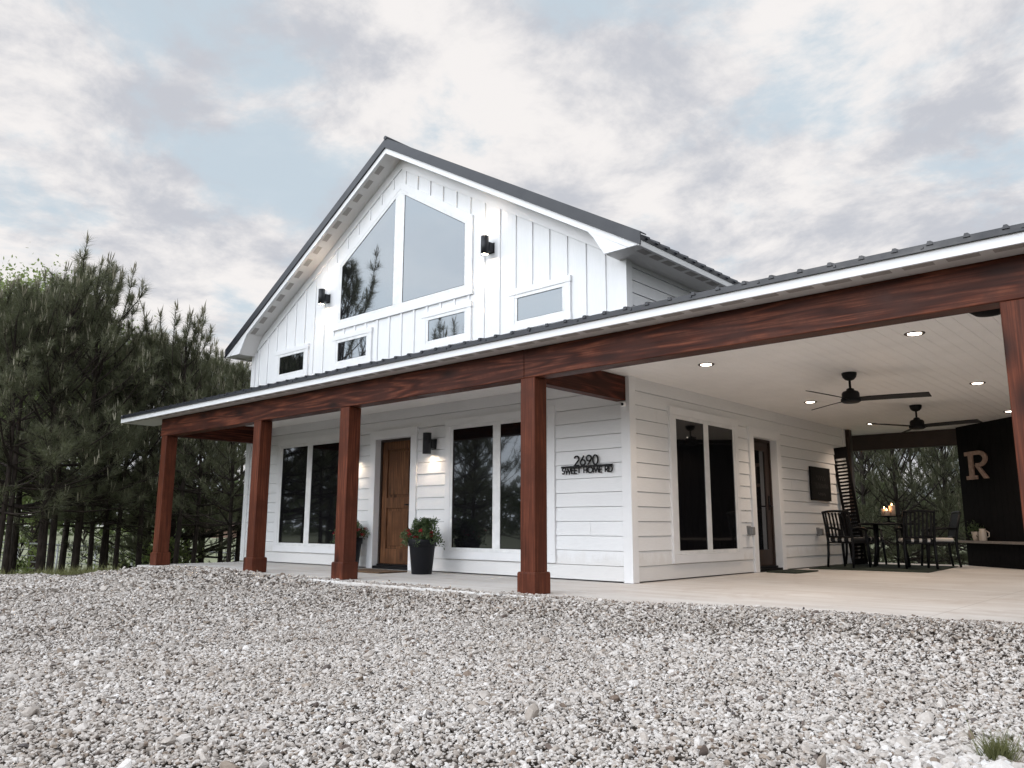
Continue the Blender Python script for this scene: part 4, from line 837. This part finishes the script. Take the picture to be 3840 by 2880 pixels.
# ------------------------------------------------------------------ trees
def limb_tris(segs, n=4):
    V, T = [], []; off = 0
    for p0, p1, r0, r1 in segs:
        d = p1-p0; L = np.linalg.norm(d); d = d/max(L, 1e-6); a = np.cross(d, [0.3, .5, .81]); a /= max(np.linalg.norm(a), 1e-6); b = np.cross(d, a)
        for p, rr in ((p0, r0), (p1, r1)):
            for k in range(n): t = 2*np.pi*k/n; V.append(p+(a*np.cos(t)+b*np.sin(t))*rr)
        for k in range(n):
            k2 = (k+1) % n; T += [(off+k, off+k2, off+n+k2), (off+k, off+n+k2, off+n+k)]
        off += 2*n
    return V, T
def pine_meshes(seed, H, rad, bare, dens=1.0, thick=.12, lean=0.0):
    r = np.random.default_rng(seed); segs = []; shoots = []; candles = []
    tr = lambda z: np.array([math.sin(z*.9+seed)*.05*z/H*2+lean*z, math.cos(z*.7+seed*2)*.05*z/H*2, z])
    zs = np.linspace(-.35, H-.15, 15); rr = [thick*(1-.90*max(z, 0)/H)+.012 for z in zs]; rr[0] *= 1.35
    for i in range(14): segs.append((tr(zs[i]), tr(zs[i+1]), rr[i], rr[i+1]))
    def poly(p, d, L, up, n, r0, r1):
        pts = [p]; dd = d.copy()
        for i in range(n):
            dd = dd + np.array([0, 0, up/n]) + r.normal(0, .05, 3); dd /= np.linalg.norm(dd); pts.append(pts[-1]+dd*L/n)
        for i in range(n): segs.append((pts[i], pts[i+1], r0+(r1-r0)*i/n, r0+(r1-r0)*(i+1)/n))
        return pts, dd
    def shoot(p, d, L): shoots.append((p, d/np.linalg.norm(d), L))
    z = bare*H
    while z < H-.45:
        t = (z-bare*H)/(H*(1-bare)); L0 = rad*((1-t)**.8*.95+.14)*(.78+.22*min(1, t*4+.3)); el = -7+77*t**.9; nb = int(r.integers(4, 6)*dens+.5); a0 = r.uniform(0, 6.28)
        for k in range(max(2, nb)):
            a = a0+k*2*np.pi/nb+r.normal(0, .3); L = L0*r.uniform(.5, 1.25); e = R(el+r.normal(0, 9)); d = np.array([np.cos(a)*np.cos(e), np.sin(a)*np.cos(e), np.sin(e)])
            n = max(3, int(L/.34)); pts, dd = poly(tr(z), d, L, .5+.3*t, n, .010+.011*L, .006)
            for i in range(1, len(pts)):
                f = i/n
                if f < .42: continue
                for sgn in (-1, 1):
                    if r.random() < .18: continue
                    sd = pts[i]-pts[i-1]; sd /= np.linalg.norm(sd); side = np.cross(sd, [0, 0, 1]); side /= max(np.linalg.norm(side), 1e-3)
                    d2 = sd*.75+side*sgn*r.uniform(.45, .95)+np.array([0, 0, r.uniform(.0, .5)]); d2 /= np.linalg.norm(d2); L2 = (L*(1-f)*.5+.20)*r.uniform(.7, 1.3)
                    p2, e2 = poly(pts[i], d2, L2, .6, 2, .007, .004); shoot(p2[1], p2[2]-p2[1]+1e-6, L2*.5+.10)
                    if r.random() < .12+.5*t:
                        for _ in range(int(r.integers(1, 4))): candles.append((p2[2]+r.normal(0, .02, 3), np.array([r.normal(0, .12), r.normal(0, .12), 1.0]), r.uniform(.10, .24)))
            shoot(pts[-2], dd, .36); shoot(pts[-1]-dd*.05, dd+np.array([0, 0, .4]), .14)
            if t > .15 or r.random() < .4:
                for _ in range(int(r.integers(2, 5))): candles.append((pts[-1]+r.normal(0, .025, 3), np.array([r.normal(0, .13), r.normal(0, .13), 1]), r.uniform(.14, .34)))
        z += r.uniform(.34, .56)
    top = tr(H-.5)                                             # spiky leaders
    for k in range(int(r.integers(6, 9))):
        a = r.uniform(0, 6.28); e = R(r.uniform(62, 84)); L = r.uniform(.8, 1.7); d = np.array([np.cos(a)*np.cos(e), np.sin(a)*np.cos(e), np.sin(e)])
        q0 = top-np.array([0, 0, r.uniform(.2, 1.3)])+np.array([np.cos(a), np.sin(a), 0])*r.uniform(.1, .75); poly(tr(q0[2]-.5), q0-tr(q0[2]-.5), np.linalg.norm(q0-tr(q0[2]-.5)), 0, 2, .014, .012)
        pts, dd = poly(q0, d, L, .5, 4, .014, .006)
        for i in range(4): shoot(pts[i], pts[i+1]-pts[i], L/4+.03)
        for i in (2, 3):
            for _ in range(2): b = r.uniform(0, 6.28); dq = np.array([np.cos(b)*.6, np.sin(b)*.6, .9]); shoot(pts[i], dq, .16); candles.append((pts[i]+dq*.15, np.array([dq[0]*.3, dq[1]*.3, 1]), r.uniform(.12, .24)))
        for _ in range(4): candles.append((pts[-1]+r.normal(0, .02, 3), np.array([r.normal(0, .16), r.normal(0, .16), 1]), r.uniform(.16, .34)))
    pts, dd = poly(tr(H-.2), np.array([0, 0, 1.0]), .55, 0, 3, .016, .006)
    for i in range(3): shoot(pts[i], pts[i+1]-pts[i], .25)
    for _ in range(4): candles.append((pts[-1], np.array([r.normal(0, .16), r.normal(0, .16), 1]), r.uniform(.2, .36)))
    for z in np.arange(1.1, bare*H, .9):                       # bare dead lower limbs
        a = r.uniform(0, 6.28); poly(tr(z), np.array([np.cos(a), np.sin(a), r.uniform(-.1, .25)]), r.uniform(.5, 1.5), -.1, 4, .012, .004)
    # needles
    nn = 58; ns = len(shoots); P = np.array([s[0] for s in shoots]); Dv = np.array([s[1] for s in shoots]); Ls = np.array([s[2] for s in shoots])
    u = r.uniform(0, 1.05, (ns, nn))**.75; base = P[:, None]+Dv[:, None]*(u*Ls[:, None])[..., None]
    rnd = r.normal(size=(ns, nn, 3)); rnd -= (rnd*Dv[:, None]).sum(-1, keepdims=True)*Dv[:, None]; rnd /= np.linalg.norm(rnd, axis=-1, keepdims=True)
    ang = np.radians(r.uniform(18, 74, (ns, nn)))[..., None]; nd = Dv[:, None]*np.cos(ang)+rnd*np.sin(ang)+np.array([0, 0, .10]); nd /= np.linalg.norm(nd, axis=-1, keepdims=True)
    ln = r.uniform(.14, .24, (ns, nn))[..., None]; wd = np.cross(nd, r.normal(size=(ns, nn, 3))); wd /= np.linalg.norm(wd, axis=-1, keepdims=True); w = .0042
    V = np.stack([base-wd*w, base+wd*w, base+nd*ln+np.array([0, 0, -.012])], 2).reshape(-1, 3); T = np.arange(len(V)).reshape(-1, 3)
    tint = np.repeat(np.clip(r.normal(.45, .16, (ns, 1))+r.normal(0, .12, (ns, nn)), .02, .84).ravel(), 3)
    cv = []; 
    for p, d, L in candles:
        d = d/np.linalg.norm(d); a = np.cross(d, [.6, .8, .1]); a /= np.linalg.norm(a); b = np.cross(d, a); q = p+d*L; w = .0115
        ring = [p+(a*math.cos(t)+b*math.sin(t))*w for t in (0, 2.09, 4.19)]; mid = [p+d*L*.6+(a*math.cos(t)+b*math.sin(t))*w*1.05 for t in (0, 2.09, 4.19)]
        for i in range(3):
            j = (i+1) % 3; cv += [ring[i], ring[j], mid[j], ring[i], mid[j], mid[i], mid[i], mid[j], q]
    cv = np.array(cv).reshape(-1, 3); V2 = np.concatenate([V, cv]); T2 = np.arange(len(V2)).reshape(-1, 3); tint = np.concatenate([tint, np.repeat(r.uniform(.90, 1.0, len(candles)), 27)])
    lv, lt = limb_tris(segs, 5)
    return (lv, lt), (V2, T2, tint)
PINES = []
for sd, H, rad, bare, dens, th in ((1, 6.2, 2.6, .23, 1.1, .088), (2, 6.0, 2.1, .25, 1.1, .064), (3, 5.6, 1.7, .24, .85, .055), (4, 6.2, 2.4, .25, 1.1, .070), (5, 6.0, 2.5, .04, 1.3, .08), (6, 6.0, 2.5, .27, 1.35, .07)):
    a, b = pine_meshes(sd, H, rad, bare, dens, th)
    root = empty('pine_tree'); t = soup('trunk', a[0], a[1], M['bark'], root, smooth=True); c = soup('crown', b[0], b[1], M['needle'], root, tint=b[2]); PINES.append([root, H+.8, False])
    print('pine', len(a[1]), len(b[1]))
def pine(k, x, y, height, rz, label, group='pine trees round the house'):
    root, H, used = PINES[k]; o = copy_tree(root) if used else root; PINES[k][2] = True
    s = height/H; o.location = (x, y, float(hgt(x, y))); o.rotation_euler = (0, 0, rz); o.scale = (s*(.94+.12*random.random()),)*2+(s,); return tag(o, label, 'pine tree', group)
random.seed(6)
# front row left of the porch: u in photo pixels, distance, height
def top_h(u, v, D):                                      # height of a tree whose top shows at row v of the photo
    d = F_ + R_*(u-1920)/FPX - U_*(v-1440)/FPX; z = CAM[2]+d[2]*D/np.hypot(d[0], d[1]); x, y = along(D, u); return z-float(hgt(x, y))
row = [(62, 17.2, 1040, 2, 'slim pine trunk at the left edge of the photo, in front of the rail fence'), (97, 17.6, 1010, 1, 'dark pine trunk second from the left edge, in front of the rail fence'),
       (222, 17.9, 965, 0, 'thickest pine trunk in the front row, pale bark, at the edge of the gravel'), (258, 19.2, 985, 1, 'dark pine just right of the thickest trunk at the gravel edge'),
       (346, 19.4, 925, 3, 'dark straight pine midway between the thickest trunk and the first red post'), (402, 20.4, 1205, 2, 'thin leaning pine left of the first red post, second of three thin trunks'),
       (441, 20.6, 1300, 2, 'thin dark pine nearer the first red post, third of three thin trunks'), (494, 20.0, 1240, 2, 'pine with pale upright trunk left of the first red post'), (575, 20.2, 1130, 2, 'dark pine whose trunk stands against the first red post'),
       (708, 19.5, 1130, 2, 'pine seen under the porch between the first two red posts, left trunk'), (772, 20.2, 1300, 2, 'pine seen under the porch between the first two red posts, middle trunk'), (900, 18.2, 1330, 3, 'pine trunk beside the white end corner of the house')]
for u, D, v, k, lb in row:
    x, y = along(D, u); pine(k, x, y, top_h(u+80, v, D), random.uniform(0, 6.28), lb)
back = [(-60, 20.5, 1010, 1), (120, 22, 1040, 5), (300, 23, 1070, 5), (455, 22, 1230, 5), (600, 23, 1215, 5), (690, 22.5, 1290, 4), (745, 24, 1300, 4), (800, 23, 1280, 4), (870, 25, 1330, 5), (930, 23, 1400, 5)]
for u, D, v, k in back:
    x, y = along(D, u); pine(k, x, y, top_h(u+80, v, D), random.uniform(0, 6.28), 'pine behind the front row on the left of the house', 'pines standing behind the front row')
pb = [(3500, 22.0, 5.6, 4, 'bushy pine with spreading limbs framed by the back opening of the patio'), (3330, 21.0, 5.0, 4, 'pine beyond the patio opening, left behind the candles'), (3640, 21.5, 5.4, 4, 'pine beyond the patio opening, beside the black corner wall'), (3200, 23, 6.0, 4, 'pine beyond the patio opening, behind the leaning shutter')]
for u, D, h, k, lb in pb:
    x, y = along(D, u); pine(k, x, y, h, random.uniform(0, 6.28), lb)
for i, (x, y, h) in enumerate(((-3.2, 16, 6.0), (2.4, 17.5, 6.4), (-.5, 19.5, 6.5), (-6, 15, 6), (-2, 18.5, 6.2), (1, 20, 6.5), (-4, 21, 6.5), (3.5, 20, 6.5), (-.5, 23, 7), (2, 23.5, 7), (4.5, 24, 7), (-3, 25, 7))): pine((4, 5, 4)[i % 3], x, y, h, random.uniform(0, 6.28), 'pine in the thicket behind the patio', 'pines in the thicket behind the patio')
# the wood carries on outside the frame, where the windows mirror it
for i, (x, y, h) in enumerate(((-13.6, -5.4, 9.3), (-12.2, -8.6, 7.7), (-15.5, -9.0, 7.6), (-15.0, -12.5, 6.9), (-17.5, -6.2, 7.4), (-20, -11, 7.6), (-18, -15.5, 7.0), (-22, -19, 8), (-15.5, -19, 6.6), (-12, -22, 6.5), (-26, -14, 8), (-8, -26, 7), (-17, -25, 8), (-3, -30, 7), (3, -32, 7.5), (-11, -31, 8))):
    pine((i*3+3) % 4, x, y, h, random.uniform(0, 6.28), 'pine of the wood opposite the house, mirrored in the windows', 'pines mirrored in the windows')

# broadleaf tree and shrubs
def broadleaf(name, x, y, H, rad, n, mat, seed, label, cat, group=None, leaf=.07, bare=.35):
    r = np.random.default_rng(seed); s = empty(name, (x, y, float(hgt(x, y))), 0, label, cat, group); segs = []; cl = []
    if bare > .1: 
        for i in range(6): segs.append((np.array([.05*math.sin(i), .05*math.cos(i*2), H*.8*i/6-.2]), np.array([.05*math.sin(i+1), .05*math.cos(i*2+2), H*.8*(i+1)/6-.2]), .02*H*(1-i/7), .02*H*(1-(i+1)/7)))
    for i in range(34):
        a = r.uniform(0, 6.28); q = math.sqrt(r.uniform(.05, 1)); z = H*(bare+(1-bare)*r.uniform(0, 1)); f = math.sin(math.pi*min(.97, max(.12, (z/H-bare)/(1-bare)*.85+.12)))
        c = np.array([np.cos(a)*rad*q*f, np.sin(a)*rad*q*f, z]); b0 = np.array([0, 0, max(0.0, z*.62)]); segs.append((b0, c, .006*H, .004)); cl.append(c)
    soup('trunk', *limb_tris(segs, 5), M['bark'], s, smooth=True)
    cl = np.array(cl); ix = r.integers(0, len(cl), n); pts = cl[ix]+r.normal(size=(n, 3))*rad*np.array([.20, .20, .15]); leaf_soup('crown', pts, n, leaf, mat, s, r, .2, elong=1.7); return s
x, y = along(34, 40); broadleaf('broadleaf_tree', x, y, 10.4, 4.2, 34000, M['leaf'], 1, 'tall bright green broadleaf tree above the pines at the left edge', 'tree', leaf=.085)
x, y = along(36, 190); broadleaf('broadleaf_tree', x, y, 10.6, 3.6, 30000, M['leaf'], 2, 'bright green broadleaf tree rising behind the tallest pine', 'tree', leaf=.085)
for i, (u, D, h, rd, lb) in enumerate(((520, 27, 1.8, 1.0, 'bright leafy shrub by the rails, just left of the first red post'), (585, 26, 1.8, .9, 'pale leafy shrub behind the first red post'), (146, 25, 2.4, .5, 'thin bright sapling between the left-hand trunks'),
                                       (372, 38, 3.2, 1.0, 'leafy shrub beyond the rails right of the thickest trunk'), (660, 22, 1.0, .8, 'low shrub right of the first red post'))):
    x, y = along(D, u); broadleaf('shrub', x, y, h, rd, 1100, M['leaf'] if i % 2 == 0 else M['leafd'], 20+i, lb, 'shrub', 'shrubs along the rail fence', leaf=.06, bare=.05)
# far wood closing the pasture: nobody could count its trees
def far_wood():
    r = np.random.default_rng(77); n = 60000; A = r.uniform(0, 2*np.pi, n); D = 165+r.gamma(2, 16, n)+14*np.sin(A*5)
    top = 11+3.0*np.sin(A*23)+2.4*np.sin(A*57+1)+1.6*np.sin(A*131+2); z = -1.35+top*r.uniform(0, 1, n)**.8; P = np.stack([CAM[0]+D*np.cos(A), CAM[1]+D*np.sin(A), z], 1)
    tag(leaf_soup('woods', P, n, 1.5, M['leafd'], None, r, .2, tint=(0, .6), elong=1.5), kind='stuff')
far_wood()
def barn():
    x, y = along(150, 872); s = empty('barn', (x, y, -2.2), R(35), 'small far barn with a rusty roof seen between the porch posts', 'barn')
    mb = MB(); mb.box(-4, 4, -3, 3, 0, 2.2); mb.prism(lambda a, o, z: (o, a, z), [(-3, 2.2), (3, 2.2), (0, 3.4)], -3.99, 3.99); mb.build('wall', M['barnwall'], s)
    mb = MB()
    for sg in (-1, 1): mb.hexa([(-4.3, 0, 3.42), (4.3, 0, 3.42), (4.3, sg*3.4, 2.08), (-4.3, sg*3.4, 2.08), (-4.3, 0, 3.52), (4.3, 0, 3.52), (4.3, sg*3.4, 2.18), (-4.3, sg*3.4, 2.18)])
    mb.build('roof', M['rust'], s)
barn()
# rough grass at the edge of the gravel and under the trees
def grass():
    r = np.random.default_rng(9); n = 52000; A = math.atan2(F_[1], F_[0])+r.uniform(R(4), R(46), n); D = 14.3+r.gamma(1.6, 2.6, n)+.35*np.sin(A*60); x = CAM[0]+D*np.cos(A); y = CAM[1]+D*np.sin(A)
    k = ~((x > -8.9) & (y > -2.3)); cl = np.sin(x*3.1+1)*np.sin(y*2.7)+np.sin(x*1.3)*np.cos(y*1.7); k &= (cl > -.6); x, y = x[k], y[k]; n = len(x)
    h = r.uniform(.05, .2, n)*(.6+.5*r.random(n)); b = np.stack([x, y, hgt(x, y)-.02], 1); d = np.stack([r.normal(0, .35, n), r.normal(0, .35, n), np.ones(n)], 1)*h[:, None]
    w = np.stack([r.normal(size=n), r.normal(size=n), np.zeros(n)], 1); w = w/np.linalg.norm(w, axis=1)[:, None]*.005
    V = np.stack([b-w, b+w, b+d], 1).reshape(-1, 3); tag(soup('grass', V, np.arange(3*n).reshape(-1, 3), M['grass'], tint=np.repeat(r.random(n), 3)), kind='stuff')
grass()
def weed():
    r = np.random.default_rng(2); x, y = 4.66, -4.80; s = empty('weed', (x, y, float(hgt(x, y))), 0, 'small tuft of green grass weed growing through the gravel at the lower right', 'weed'); n = 420
    b = np.stack([r.normal(0, .024, n), r.normal(0, .024, n), np.zeros(n)], 1); h = r.uniform(.03, .085, n); h *= 1.3; h[:7] = r.uniform(.12, .2, 7); d = np.stack([r.normal(0, .45, n), r.normal(0, .45, n), np.ones(n)], 1)*h[:, None]
    w = np.stack([r.normal(size=n), r.normal(size=n), np.zeros(n)], 1); w = w/np.linalg.norm(w, axis=1)[:, None]*.0016
    V = np.stack([b-w, b+w, b+d*.55+w*.7, b+d], 1).reshape(-1, 3); q = np.arange(n)[:, None]*4; T = np.concatenate([q+np.array([0, 1, 2]), q+np.array([0, 2, 3])]); soup('blades', V, T, M['grass'], s, tint=np.repeat(r.uniform(0, .35, n), 4))
weed()
